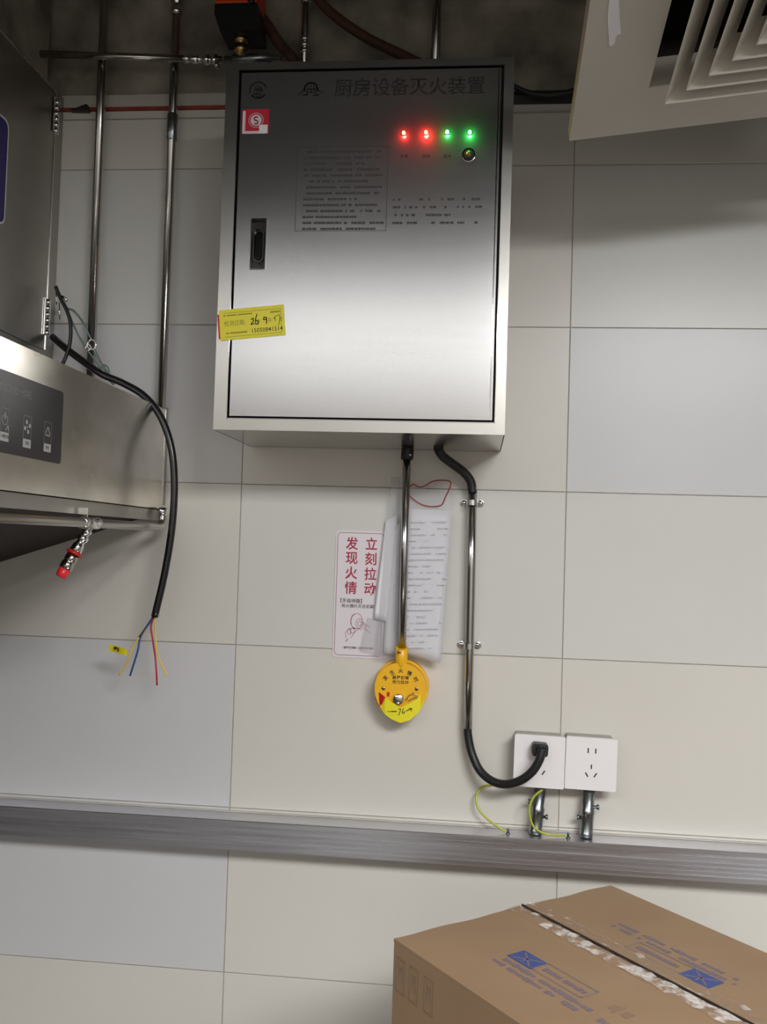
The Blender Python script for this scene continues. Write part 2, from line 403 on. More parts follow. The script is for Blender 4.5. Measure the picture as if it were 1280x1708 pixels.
b = B(); bb(b, RX0, RX1, RY-0.1, RY, ZF, ZS); put('wall_front', b, 'frontwall', kind='structure')
# suspended ceiling, open over the cabinet, with recessed panels cut out of it
ceil = B(); bb(ceil, RX0, RX1, RY, -1.45, ZCEIL, ZCEIL+0.02); put('ceiling', ceil, 'ceiling', kind='structure')
CL = ['longest flush ceiling panel lamp, middle of the three', 'flush ceiling panel lamp nearest the right wall', 'flush ceiling panel lamp nearest the left wall']
for (x, y, sx, sy, pw, c), lb in zip(PANELS, CL):
    t = empty('ceiling_light', (x, y, ZCEIL-0.012), lb, 'lamp')
    b = B(); ring_prism(b, [(-sx/2-.02, -sy/2-.02), (sx/2+.02, -sy/2-.02), (sx/2+.02, sy/2+.02), (-sx/2-.02, sy/2+.02)],
                        [(-sx/2, -sy/2), (sx/2, -sy/2), (sx/2, sy/2), (-sx/2, sy/2)], Matrix.Translation((x, y, 0)), ZCEIL-0.014, ZCEIL)
    put('frame', b, 'white_plastic', t)
    b = B(); bb(b, x-sx/2, x+sx/2, y-sy/2, y+sy/2, ZCEIL-0.006, ZCEIL); put('diffuser', b, 'lamp_diffuser', t)

q = at(150, 188, -.004); b = B(); prism(b, [(0, 0), (-.036, .001), (-.006, .012), (-.002, .012)], frame((q.x, 0, q.z), (1, 0, 0), (0, 0, 1), (0, -1, 0)), .002, .014)  # black wedge added in place of a dark triangular hole
put('hole_shade_wedge', b, 'black', base=(q.x, -.002, q.z), label='tiny black wedge added for the dark of a small hole above the red line, beside the leftmost drop pipe', cat='hole')
# ================================================================== FIRE SUPPRESSION CABINET
CX0, CX1, CZ0, CZ1, CD = -0.5845, -0.1201, 0.0708, 0.6690, 0.2518
CXm = (CX0+CX1)/2
cab = empty('control_cabinet', (CXm, 0, CZ0), 'brushed stainless steel fire suppression cabinet with four lit indicators, hung on the tiled wall', 'cabinet')
d0 = at(395, 118, -CD); d1 = at(828, 704, -CD); d2 = at(384.5, 698, -CD); d3 = at(838, 110, -CD)
DX0, DX1 = (d0.x+d2.x)/2, (d1.x+d3.x)/2; DZ0, DZ1 = (d1.z+d2.z)/2, (d0.z+d3.z)/2
G = 0.0044
b = B()
# shell with an open front, folded front flange
bb(b, CX0, CX0+0.0015, -CD+0.0016, -0.001, CZ0, CZ1); bb(b, CX1-0.0015, CX1, -CD+0.0016, -0.001, CZ0, CZ1)
bb(b, CX0, CX1, -CD+0.0016, -0.001, CZ1-0.0015, CZ1); bb(b, CX0, CX1, -CD+0.0016, -0.001, CZ0, CZ0+0.0015)
bb(b, CX0, CX1, -0.0025, -0.001, CZ0, CZ1)
put('body', b, 'steel', cab)
b = B(); ring_prism(b, [(CX0, CZ0), (CX1, CZ0), (CX1, CZ1), (CX0, CZ1)], [(DX0, DZ0), (DX1, DZ0), (DX1, DZ1), (DX0, DZ1)],
                    frame((0, 0, 0), (1, 0, 0), (0, 0, 1), (0, -1, 0)), CD-0.0015, CD)
put('front_frame', b, 'frame_steel', cab)
b = B(); ring_prism(b, [(DX0, DZ0), (DX1, DZ0), (DX1, DZ1), (DX0, DZ1)], [(DX0+G, DZ0+G), (DX1-G, DZ0+G), (DX1-G, DZ1-G), (DX0+G, DZ1-G)],
                    frame((0, 0, 0), (1, 0, 0), (0, 0, 1), (0, -1, 0)), CD-0.014, CD-0.007)
put('door_gap_shade', b, 'gap', cab)  # near-black ring set back in the door gap, painted for its shade
# raised bright return edges of the frame around the door
b = B(); e = 0.0009
bb(b, DX0-e, DX0, -CD-0.0012, -CD, DZ0-e, DZ1+e); bb(b, DX1, DX1+e, -CD-0.0012, -CD, DZ0-e, DZ1+e)
bb(b, DX0-e, DX1+e, -CD-0.0012, -CD, DZ1, DZ1+e); bb(b, DX0-e, DX1+e, -CD-0.0012, -CD, DZ0-e, DZ0)
put('frame_lip', b, 'chrome', cab)
# door: with a real opening for the flush handle
h0 = at(418, 363, -CD); h1 = at(445, 452, -CD)
HX, HZ = (h0.x+h1.x)/2, (h0.z+h1.z)/2; HW, HH = 0.0235, 0.081
DL, DR, DB, DT = DX0+G*0.8, DX1-G*0.8, DZ0+G*0.8, DZ1-G*0.8
YD0, YD1 = -CD-0.0004, -CD+0.012
b = B()
bb(b, DL, HX-HW/2, YD0, YD1, DB, DT); bb(b, HX+HW/2, DR, YD0, YD1, DB, DT)
bb(b, HX-HW/2, HX+HW/2, YD0, YD1, HZ+HH/2, DT); bb(b, HX-HW/2, HX+HW/2, YD0, YD1, DB, HZ-HH/2)
bmesh.ops.remove_doubles(b, verts=b.verts, dist=1e-6)
door = put('door', b, 'door_steel', cab)
b = B(); bb(b, DR-0.0045, DR-0.0030, YD0-0.0008, YD0, DB, DT); put('door_edge_fold', b, 'chrome', cab)
# flush pull handle
hn = put('handle', (lambda b: (bb(b, HX-HW/2, HX+HW/2, YD1-0.004, YD1, HZ-HH/2, HZ+HH/2), b)[1])(B()), 'black_gloss', cab)
WF = lambda p: wallframe(p)
b = B(); ring_prism(b, rrect(HW+0.002, HH+0.002, 0.0008, 2), rrect(HW-0.0015, HH-0.0015, 0.0008, 2), wallframe((HX, YD0, HZ)), 0, 0.0022); put('handle_rim', b, 'chrome', hn)
b = B(); ring_prism(b, rrect(0.017, 0.055, 0.0084, 8), rrect(0.0145, 0.0525, 0.0072, 8), wallframe((HX+0.0005, YD1-0.004, HZ-0.002)), 0, 0.011); put('handle_bezel', b, 'chrome', hn)
b = B(); prism(b, rrect(0.0135, 0.046, 0.0066, 8), wallframe((HX+0.001, YD1-0.004, HZ-0.002)), 0, 0.007, bev=0.0022); put('handle_paddle', b, 'paddle', hn)
# indicators, key switch
for k, (x, y, mm) in enumerate(((674, 223, 'led_red'), (711, 222, 'led_red'), (746.5, 221.5, 'led_green'), (784, 222, 'led_green'))):
    p = at(x, y, -CD); b = B(); lathe(b, (p.x, YD0, p.z), (0, -1, 0), [(0.0042, 0), (0.0042, 0.001), (0.0032, 0.0014)], 16)
    rim = put('indicator', b, 'hood_dark', cab)
    b = B(); lathe(b, (p.x, YD0-0.0006, p.z), (0, -1, 0), [(0.0030, 0), (0.0030, 0.0030), (0.0026, 0.0044), (0.0015, 0.0056), (0, 0.006)], 16)
    put('indicator_bulb', b, mm, rim)
    ll = bpy.data.lights.new('indicator_glow', 'POINT'); ll.shadow_soft_size = 0.002; ll.energy = (0.05, 0.12, 0.030, 0.045)[k]
    ll.color = (1, .03, .02) if k < 2 else (.03, 1, .12)
    lo = bpy.data.objects.new('indicator_glow', ll); lo.location = (p.x, YD0-.010, p.z); COL.objects.link(lo)
p = at(782, 258.5, -CD); b = B()
ring_prism(b, arc_pts(0, 0, 0.0105, 0, 337.5, 15), arc_pts(0, 0, 0.0090, 0, 337.5, 15), wallframe((p.x, YD0, p.z)), 0, 0.002)
ks = put('key_switch', b, 'chrome', cab)
b = B(); lathe(b, (p.x, YD0, p.z), (0, -1, 0), [(0.0090, 0), (0.0090, 0.001), (0.0062, 0.001), (0.0062, 0.004), (0.0055, 0.0045), (0, 0.0045)], 24); put('lock_face', b, 'etch', ks)
b = B(); lathe(b, (p.x, YD0-0.0045, p.z), (0, -1, 0), [(0.0036, 0), (0.0036, 0.001), (0, 0.001)], 16); put('lock_core', b, 'brass', ks)
b = B(); bb(b, p.x-0.0006, p.x+0.0006, YD0-0.0058, YD0-0.0055, p.z-0.0025, p.z+0.0025); put('key_slot', b, 'slot', ks)
# printing on the door
YP = YD0-0.0001
for x, s in ((674, '主电'), (711, '故障'), (746.5, '备电'), (782, '启动')):
    q = at(x, 261 if x < 780 else 240, -CD)
    if x < 780: text('lettering', s, 0.0065, wallframe((q.x, YP, q.z)), 'etch_black', door)
q = at(683, 147, -CD); text('lettering', '厨房设备灭火装置', 0.0305, wallframe((q.x, YP, q.z), 0), 'etch_black', door, bold=0.004, spacing=0.98)
# round badge with a hand sign
q = at(431, 151, -CD); wf = wallframe((q.x, YP, q.z)); b = B()
for a0, a1, r in ((20, 200, .0135), (215, 330, .0128)): stroke(b, arc_pts(0, 0, r, a0, a1, 16), 0.0022, wf, 0, 0.0001)
for x0, y0, x1, y1 in ((-.006, -.004, -.005, .006), (-.002, -.006, -.001, .008), (.002, -.006, .0025, .007), (.006, -.003, .005, .005), (-.007, -.006, .006, -.007), (-.004, .001, .007, .001), (-.003, -.010, .004, -.011)):
    stroke(b, [(x0, y0), (x1, y1)], 0.0021, wf, 0, 0.0001)
put('badge_print', b, 'etch_black', door)
# maker's crest: arch over three leaning strokes
q = at(519, 148, -CD); wf = wallframe((q.x, YP, q.z)); b = B()
stroke(b, arc_pts(0, -.001, .0105, -15, 195, 18), 0.003, wf, 0, 0.0001)
for pts in ([(-.010, -.002), (-.020, -.009)], [(.010, -.002), (.020, -.008)], [(-.004, .005), (-.008, -.012)], [(.004, .005), (.009, -.012)], [(0, .006), (0, -.006)], [(-.006, -.001), (.006, -.001)], [(-.005, -.006), (.005, -.006)], [(-.014, -.010), (-.004, -.010)], [(.004, -.011), (.013, -.011)]):
    stroke(b, pts, 0.0022, wf, 0, 0.0001)
put('crest_print', b, 'etch_black', door)
# instruction panel: fine frame and rows of faint print
c0 = at(497, 246, -CD); c1 = at(644, 385, -CD); wf = wallframe((0, YP, 0)); b = B()
stroke(b, [(c0.x, c0.z), (c1.x, c0.z), (c1.x, c1.z), (c0.x, c1.z), (c0.x, c0.z)], 0.0007, wf, 0, 0.0001)
scribble(b, wf, c0.x+0.012, c1.x-0.006, c0.z-0.008, 14, 0.0096, 0.0036, 0, 0.85, 0.002, 0.005)
scribble(b, wf, c1.x+0.010, DR-0.02, c1.z+0.050, 4, 0.0125, 0.0036, 0, 0.5, 0.002, 0.006)
put('instruction_print', b, 'etch', door, kind='stuff')

# red certification sticker (top-level: a sticker lifts off the door)
s0 = at(405, 183, -CD); s1 = at(448, 223, -CD); sw = s1.x-s0.x; sh = s0.z-s1.z; sc = ((s0.x+s1.x)/2, YD0, (s0.z+s1.z)/2)
st = empty('certification_sticker', (sc[0], YD0, s1.z), 'small red sticker with white S badge, upper left of the cabinet door', 'sticker')
wf = wallframe(sc)
b = B(); bx(b, (0, 0, 0.0002), (sw, sh, 0.0003), wf); put('backing', b, 'red_sticker', st)
b = B(); bx(b, (-sw/2+.003, .001, 0.0004), (.0045, sh*0.82, 0.0001), wf); bx(b, (-.002, -sh/2+.0022, 0.0004), (sw-.006, .0042, 0.0001), wf); put('white_border', b, 'pink_white', st)
b = B(); bx(b, (sw/2-.0085, -sh/2+.0075, 0.0005), (.014, .014, 0.0001), wf); put('white_patch', b, 'white_paper', st)
b = B(); stroke(b, arc_pts(.001, .002, .0118, 0, 360, 28), .0010, wf, .0004, .0005); prism(b, arc_pts(.001, .002, .0092, 0, 345, 24), wf, .0004, .0005); put('round_badge', b, 'pink_white', st)
b = B(); stroke(b, arc_pts(.001, .0045, .0030, 40, 270, 10)+arc_pts(.001, -.0013, .0030, 90, -140, 10), .0019, wf, .0005, .0006); put('letter_print', b, 'red', st)

# yellow inspection sticker across the door gap, wrapping the left edge
a = at(370, 517.5, -CD); c = at(473, 508, -CD); dn = at(478.5, 559, -CD); dl = at(371, 568.5, -CD)
xv = (c-a).normalized(); yv = Vector((-xv.z, 0, xv.x)); o_ = (a+c+dn+dl)/4; L = (c-a).length; Hh = (a-dl).length
ys = empty('inspection_sticker', (o_.x, -CD, dl.z), 'yellow inspection date sticker bridging the cabinet frame and the door, left edge', 'sticker')
fy = frame((o_.x, -CD-0.0005, o_.z), xv, yv, (0, -1, 0))
b = B(); bx(b, (-0.002, 0, 0.0007), (L+0.005, Hh, 0.0004), fy); put('sheet', b, 'yellow_sticker', ys)
b = B(); bx(b, (-L/2-.0055, -0.002, 0.0005), (.004, Hh*0.80, 0.0005), fy); put('folded_end', b, 'red', ys, label='red printed end folded over the edge')
b = B()
stroke(b, [(-L/2+.003, Hh/2-.006), (L/2-.005, Hh/2-.006), (L/2-.005, -Hh/2+.005), (-L/2+.003, -Hh/2+.005)], .0007, fy, .0009, .00095)
put('border_print', b, 'sticker_line', ys)
fz = fy @ Matrix.Translation((0, 0, 0.0010))
b = text_bm('检测日期:', .0098, fz @ Matrix.Translation((-.030, .001, 0)), sx=0.85); put('lettering', b, 'sticker_line', ys, recalc=False)
b = text_bm('年      月      日', .0075, fz @ Matrix.Translation((.027, .001, 0)), sx=0.9); put('lettering', b, 'sticker_line', ys, recalc=False)
b = text_bm('15050841514', .0098, fz @ Matrix.Translation((.0215, -.0135, 0)), bold=0.006, sx=0.92, spacing=1.05); put('lettering', b, 'ink', ys, recalc=False)
b = B(); scribble(b, fz, -.045, -.012, -.0140, 1, .004, .0026, 0, 0.9, .0012, .002); scribble(b, fz, -.048, .002, .0148, 1, .004, .0022, 0, 0.9, .0012, .002); scribble(b, fz, .029, .045, .0142, 1, .004, .0030, 0, 0.95, .0012, .002)
put('fine_print', b, 'sticker_line', ys, kind='stuff')
b = B()
for pts in ([(-.003, .005), (0, .007), (.001, .003), (-.004, -.003), (.002, -.002)], [(.007, .013), (.004, .005), (.004, -.003), (.008, -.003), (.008, .002), (.004, .003)],
            [(.022, .006), (.018, .007), (.017, .003), (.021, .003), (.022, .006), (.0215, -.004)], [(.033, .003), (.036, .005), (.036, -.001)], [(.035, .006), (.043, .009), (.044, .003), (.041, -.008)]):
    stroke(b, pts, .0016 if pts[0][0] < .03 else .0009, fz, 0, .0001)
put('handwriting', b, 'ink', ys)

# ================================================================== PIPES AND FITTINGS ABOVE
def straight_pipe(name, pa, pb, Y, r, label, mtl='pipe_steel', cat='pipe'):
    a = at(*pa, Y); c = at(*pb, Y)
    return a, c
def vpipe(x, y, ybot_z, Y, r, label, x2, y2, fit=None, top=1.5):
    a = at(x, y, Y); c = at(x2, y2, Y); s = (a.x-c.x)/(a.z-c.z)
    zt = min(top, ZS-0.002); P0 = Vector((c.x+s*(ybot_z-c.z), Y, ybot_z)); P1 = Vector((c.x+s*(zt-c.z), Y, zt))
    t = empty('steel_pipe', P0, label, 'pipe')
    b = B(); tube(b, [P0, P1], r, 18); put('tube', b, 'pipe_steel', t)
    return t, P0, P1, (lambda z: Vector((c.x+s*(z-c.z), Y, z)))
ZH = 0.1365        # top of the hood body
zt1, _, _, f1 = vpipe(175, 0, ZH, -0.030, 0.0085, 'bare steel pipe dropping behind the hood, left of the two', 152, 600)
t2, _, _, f2 = vpipe(294, 40, ZH, -0.028, 0.0080, 'bare steel pipe dropping behind the hood, right of the two', 270, 660)
za = at(285, 235, -0.028).z; zb = at(287, 190, -0.028).z
b = B(); tube(b, [f2(za), f2(za+0.002), f2(zb-0.002), f2(zb)], [0.0083, 0.0100, 0.0100, 0.0083], 18); put('coupling', b, 'zinc', t2)
zc = at(296, 12, -0.028).z; b = B(); tube(b, [f2(zc-.015), f2(zc-.013), f2(zc-.001), f2(zc), f2(zc+.006), f2(zc+.008), f2(zc+.02)], [.009, .0115, .0115, .009, .009, .0115, .0115], 18); put('coupling', b, 'chrome', t2)
# horizontal pipe in front of the two, ending in fittings over the cabinet
YH = -0.052
pl = at(40, 89, YH); pr = at(310, 98, YH); t = empty('steel_pipe', pl, 'horizontal steel pipe crossing the two drop pipes near the ceiling', 'pipe')
b = B(); pl = pr+(pl-pr)*((at(64, 90, -.06).x+.001-pr.x)/(pl.x-pr.x)); tube(b, [pl, pr], .0068, 18); put('tube', b, 'pipe_steel', t)
e1 = at(375, 101, YH); dv = (e1-pr).normalized()
def along(p, d, prof): return [p+d*s for s, _ in prof], [r for _, r in prof]
b = B(); P, Rr = along(pr, dv, [(-.002, .0072), (0, .0088), (.004, .0088), (.005, .0075), (.008, .0075), (.009, .009), (.024, .009), (.025, .0072), (.036, .0072), (.037, .0105), (.045, .0105), (.046, .008), (.051, .008), (.052, .011), (.060, .011), (.061, .007), (.070, .007)])
tube(b, P, Rr, 16); put('fitting', b, 'chrome', t)
b = B(); q0 = pr+dv*.058; tube(b, [q0+Vector((0, 0, -.001)), q0+Vector((.002, 0, -.016))], [.005, .006], 10); put('drain_plug', b, 'zinc', t)
# orange valve actuator over the cabinet corner
YV = -0.075
va = at(366, 22, YV); vb = at(434, 64, YV); vm = at(400, 22, YV)
t = empty('valve_actuator', at(402, 95, YV), 'orange and black electric valve actuator above the cabinet top left corner', 'valve')
xw0, xw1 = va.x, vb.x; zmid = va.z; zlow = vb.z
b = B(); bb(b, xw0, xw1, YV-.03, YV+.035, zmid, zmid+.10, bev=.003, seg=2); put('cover', b, 'orange', t)
b = B(); prism(b, [(xw0, zmid), (xw0, zmid-.018), (xw0+.011, zlow-.001), (xw1+.004, zlow-.001), (xw1, zmid)], frame((0, 0, 0), (1, 0, 0), (0, 0, 1), (0, -1, 0)), -YV-.035, -YV+.03, bev=.002); put('housing', b, 'black', t)
b = B(); lathe(b, (xw1-.010, YV-.034, zmid+.001), (0, -1, 0), [(.006, -.004), (.006, .003), (.005, .004), (0, .004)], 14); put('cap_screw', b, 'black_gloss', t)
vx = at(402, 80, YV).x; b = B(); lathe(b, (vx, YV, zlow), (0, 0, -1), [(.0, 0), (.013, 0), (.013, .006), (.009, .008), (.009, .014), (.0125, .015), (.0125, .024), (.009, .026), (.009, .034), (0, .034)], 12); put('valve_stem', b, 'brass', t)
b = B(); h = at(375, 99, YV); h2 = at(470, 96, YV); tube(b, [h, h+Vector((.015, 0, 0)), h+Vector((.016, 0, 0)), h2-Vector((.02, 0, 0)), h2-Vector((.019, 0, 0)), h2], [.006, .006, .0085, .0085, .005, .005], 12); put('valve_body', b, 'zinc', t)
# dark flexible leads and vertical pipes behind the cabinet
def lead(name, pts, Y, r, m, label, cat, smooth=8):
    P = [at(x, y, Y if not isinstance(Y, (list, tuple)) else Y[i]) for i, (x, y) in enumerate(pts)]
    b = B(); tube(b, P, r, 14, smooth=smooth); return put(name, b, m, base=P[-1], label=label, cat=cat)
lead('actuator_lead', [(436, 28), (448, 45), (466, 72), (490, 100), (505, 125)], -.045, .0100, 'hose', 'dark brown sleeved lead running down from the orange valve actuator', 'cable')
lead('flexible_hose', [(515, -40), (533, 0), (563, 30), (610, 62), (650, 82), (700, 106), (740, 130)], -.050, .0092, 'hose', 'brown flexible hose slanting down behind the cabinet top', 'hose')
t3, _, _, f3 = vpipe(511, 0, 0.45, -0.022, .0075, 'slim pipe with shiny nuts rising behind the cabinet top', 508, 95)
for i, yy in enumerate((3, 66, 76, 86)):
    z = at(511, yy, -.022).z; b = B(); tube(b, [f3(z-.004), f3(z-.003), f3(z+.003), f3(z+.004)], [.0078, .0105, .0105, .0078], 6 if i else 14); put('nut', b, 'chrome', t3)
vpipe(730, 0, 0.45, -0.030, .0085, 'dull steel pipe rising behind the cabinet top, right of the brown hose', 727, 90)
lead('black_cable', [(840, 130), (862, 146), (890, 156), (925, 157), (960, 150), (1000, 130)], -.015, .0045, 'black', 'black cable sagging on bare concrete between cabinet and air diffuser', 'cable')

# ================================================================== HOOD
HXF = (at(285, 686, 0).x + at(270, 851, 0).x)/2      # its side face
ZHB = -0.045
zz = [atx(x, y, HXF).z for x, y in ((20, 571), (150, 627), (280, 683))]; ZHT = sum(zz)/3
zz = [atx(x, y, HXF).z for x, y in ((5, 820), (130, 834), (260, 849))]; ZHB = sum(zz)/3
HL, HYF = -1.66, -0.95
hood = empty('range_hood', (HXF-.3, -.02, ZHB), 'large stainless steel extraction hood with black control panel, left side of the tiled wall', 'hood')
b = B(); bb(b, HXF-.0015, HXF, HYF, -.001, ZHB, ZHT); bb(b, HL, HXF-.0015, HYF, -.001, ZHT-.0015, ZHT); bb(b, HL, HXF-.0015, HYF, HYF+.0015, ZHB, ZHT)
bb(b, HL, HXF-.0015, -.0025, -.001, ZHB, ZHT-.0015)
put('canopy', b, 'hood_steel', hood)
b = B(); bb(b, HXF-.010, HXF-.006, HYF, -.002, ZHB-.020, ZHB+.004); bb(b, HXF-.010, HXF, HYF, -.002, ZHB, ZHB+.0015); put('bottom_flange', b, 'hood_dark', hood)
b = B(); bb(b, HXF, HXF+.0012, -.014, -.002, ZHB+.01, ZHT+.004); put('wall_flange', b, 'hood_dark', hood)
# dark sloping baffle under the canopy
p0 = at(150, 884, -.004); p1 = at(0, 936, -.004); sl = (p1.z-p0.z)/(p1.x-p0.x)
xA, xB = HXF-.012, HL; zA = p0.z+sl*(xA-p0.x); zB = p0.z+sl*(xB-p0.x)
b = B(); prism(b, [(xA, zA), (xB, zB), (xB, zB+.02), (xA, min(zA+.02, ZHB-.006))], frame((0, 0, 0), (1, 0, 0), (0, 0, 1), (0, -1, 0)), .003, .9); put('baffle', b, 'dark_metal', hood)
# upper box with hinged door
UX = (at(105, 190, 0).x+at(90, 580, 0).x)/2
b = B(); bb(b, HL, UX, -.90, -.0015, ZHT, atx(94, 152, UX+.003).z+.004); put('upper_body', b, 'hood_dark', hood)
dz_ = atx(94, 152, UX+.003).z+.004; DXX = at(64, 90, -.06).x
b = B(); bb(b, HL+.05, DXX, -.62, -.02, dz_, ZS-.002); put('duct', b, 'concrete', hood)
e_ = atx(94, 152, UX+.003); e2 = atx(76, 584, UX+.003); uy = (e_.y+e2.y)/2
b = B(); bb(b, UX+.001, UX+.003, -.88, uy, e2.z, e_.z, bev=.0004); ud = put('service_door', b, 'hood_dark', hood)
b = B(); bb(b, UX+.003, UX+.0042, uy-.0022, uy, e2.z, e_.z); bb(b, UX+.003, UX+.0042, -.88, uy, e_.z-.0015, e_.z); put('door_fold', b, 'chrome', ud)
for ya, yb in ((163, 220), (506, 560)):
    pa = atx(92, ya, UX+.004); pb = atx(78 if yb > 400 else 90, yb, UX+.004); b = B()
    bb(b, UX+.0042, UX+.0055, uy-.013, uy-.003, pb.z, pa.z); bb(b, UX+.0042, UX+.0055, uy+.001, uy+.010, pb.z, pa.z)
    n = 6
    for i in range(n):
        z0 = pb.z+(pa.z-pb.z)*i/n; cyl(b, (UX+.0065, uy-.001, z0+.0008), (UX+.0065, uy-.001, z0+(pa.z-pb.z)/n-.0008), .0028, 10)
    put('hinge', b, 'chrome', ud)
# blue rounded plate on the service door
g0 = atx(12, 200, UX+.004); g1 = atx(5, 376, UX+.004)
fx = frame((UX+.003, (g0.y+g1.y)/2-.060+.004, (g0.z+g1.z)/2), (0, 1, 0), (0, 0, 1), (1, 0, 0))
b = B(); ring_prism(b, rrect(.126, g0.z-g1.z, .016, 6), rrect(.121, g0.z-g1.z-.006, .014, 6), fx, 0, .0008); pz = put('plate_border', b, 'white_plastic', ud)
b = B(); prism(b, rrect(.1205, g0.z-g1.z-.0065, .0135, 6), fx, 0, .0006); put('blue_plate', b, 'blue_panel', ud)
# control panel
k0 = atx(106, 654, HXF); k1 = atx(99, 774, HXF); pyr = (k0.y+k1.y)/2
ptop = (atx(3, 617, HXF).z+k0.z)/2; pbot = (atx(3, 755, HXF).z+k1.z)/2; PW = .36; PH = ptop-pbot
fp = frame((HXF, pyr-PW/2, (ptop+pbot)/2), (0, 1, 0), (0, 0, 1), (1, 0, 0))
b = B(); prism(b, rrect(PW, PH, .006, 5), fp, 0, .0012); cp = put('control_panel', b, 'panel_black', hood)
def pc(x, y):  # pixel -> panel coordinates
    q = atx(x, y, HXF+.0012); return (q.y-(pyr-PW/2), q.z-(ptop+pbot)/2)
fpt = fp @ Matrix.Translation((0, 0, .0012))
tx = pc(53, 660); t0_ = pc(0, 645)
text('lettering', '油烟净化一体机', .0122, fpt @ Matrix.Translation((tx[0], (tx[1]+t0_[1])/2, 0)), 'print_dim', cp, align='RIGHT', bold=.004, spacing=1.02)
for k, (x, y0, y1, lab) in enumerate(((8.0, 681, 736, '一键开关'), (45.5, 694, 747, '风机'), (79.5, 704, 754, '净化'))):
    u0, v0 = pc(x, y0); u1, v1 = pc(x, y1)
    u = (u0+u1)/2; w = .0205; hh = v0-v1; b = B()
    stroke(b, [(u-w/2, v0), (u+w/2, v0), (u+w/2, v1), (u-w/2, v1), (u-w/2, v0)], .0006, fpt, 0, .0001)
    key = put('touch_key', b, 'print_dim', cp)
    b = B(); bx(b, (u, v1+.0055, .00015), (w, .011, .0002), fpt); put('key_label', b, 'print_grey', key)
    text('lettering', lab, .0052, fpt @ Matrix.Translation((u, v1+.0055, .0003)), 'print_dark', key, bold=.01)
    b = B(); cv = (v0+v1)/2+.0065
    if k == 0:
        stroke(b, arc_pts(u, cv, .0062, 125, 415, 18), .0019, fpt, 0, .0001); stroke(b, [(u, cv+.009), (u, cv+.001)], .0017, fpt, 0, .0001)
        stroke(b, [(u+.003, cv-.0125), (u+.0075, cv-.006), (u+.0095, cv-.0125)], .0011, fpt, 0, .0001)
    elif k == 1:
        for aa in range(4):
            ang = aa*90+20; prism(b, [(u+.0065*math.cos(math.radians(ang))+.0026*math.cos(math.radians(t_)), cv+.0065*math.sin(math.radians(ang))+.0030*math.sin(math.radians(t_))) for t_ in range(0, 360, 40)], fpt, 0, .0001)
        prism(b, [(u+.0014*math.cos(math.radians(t_)), cv+.0014*math.sin(math.radians(t_))) for t_ in range(0, 360, 45)], fpt, 0, .0001)
    else:
        for aa in (90, 210, 330):
            c_, s_ = math.cos(math.radians(aa)), math.sin(math.radians(aa)); R2 = lambda px, py: (u+px*s_+py*c_, cv-px*c_+py*s_)
            stroke(b, [R2(-.0042, .0005), R2(-.0018, .0062), R2(.0018, .0062), R2(.0035, .003)], .0021, fpt, 0, .0001)
    put('icon', b, 'print_grey', key)

# grease drain tube along the hood's lower edge
XT = HXF+.0102
q0 = atx(262, 884, XT); q1 = atx(5, 856, XT); ZT_ = (q0.z+q1.z)/2; rT = .0072
yE = -.035
dt = empty('drain_tube', (XT, yE, ZT_), 'stainless drain tube with tee running along the lower edge of the hood', 'pipe')
b = B(); tube(b, [(XT, -.93, ZT_), (XT, yE-.020, ZT_)] + [(XT, yE-.020+.018*math.sin(a), ZT_+.018-.018*math.cos(a)) for a in [PI/12*k for k in range(1, 7)]] + [(XT, yE-.002, ZT_+.028)], rT, 18); put('tube', b, 'frame_steel', dt)
b = B(); tube(b, [(XT, yE-.002, ZT_+.022), (XT, yE-.002, ZT_+.036), (XT, yE-.002, ZT_+.037)], [.0095, .0095, .007], 16); put('end_nut', b, 'chrome', dt)
tq = atx(150, 872, XT); ty = tq.y
b = B(); tube(b, [(XT, ty-.028, ZT_), (XT, ty-.027, ZT_), (XT, ty-.018, ZT_), (XT, ty-.017, ZT_), (XT, ty+.017, ZT_), (XT, ty+.018, ZT_), (XT, ty+.027, ZT_), (XT, ty+.028, ZT_)], [rT, .0092, .0092, .0080, .0080, .0092, .0092, rT], 16); tee = put('tee', b, 'chrome', dt)
b = B(); bx(b, (XT-.006, ty-.012, ZT_+.012), (.014, .0025, .020)); put('clip', b, 'chrome', tee)
# test valve hanging from the tee
# solve its lower end on a plane so that it leans left in the room
Pa = Vector((XT, ty, ZT_-.006)); Pb = at(101, 962, ty-.02)
ax = (Pb-Pa); LN = ax.length; ax.normalize()
tv = empty('test_valve', Pa, 'small chrome test valve with red ring and red cap hanging from the drain tube', 'valve')
b = B(); pr_ = [(0, .0055), (.006, .0055), (.007, .0075), (.012, .0075), (.013, .0055), (.018, .0060), (.020, .0085), (.026, .0085), (.028, .0060), (.033, .0065), (.036, .0085), (.050, .0095), (.051, .0075)]
k_ = LN/.098; tube(b, [Pa+ax*s*k_ for s, r in pr_], [r for s, r in pr_], 14); put('neck', b, 'chrome', tv)
b = B(); tube(b, [Pa+ax*.050*k_, Pa+ax*.054*k_], [.0125, .0125], 16); put('red_ring', b, 'red', tv)
b = B(); pr_ = [(.054, .0095), (.066, .0095), (.067, .0088), (.070, .0088), (.071, .0098), (.082, .0098), (.083, .0075)]; tube(b, [Pa+ax*s*k_ for s, r in pr_], [r for s, r in pr_], 16); put('valve_barrel', b, 'pipe_steel', tv)
b = B(); pr_ = [(.083, .0080), (.0835, .0088), (.092, .0088), (.098, .0078), (.099, .005)]; tube(b, [Pa+ax*s*k_ for s, r in pr_], [r for s, r in pr_], 14); put('red_cap', b, 'red_cap', tv)

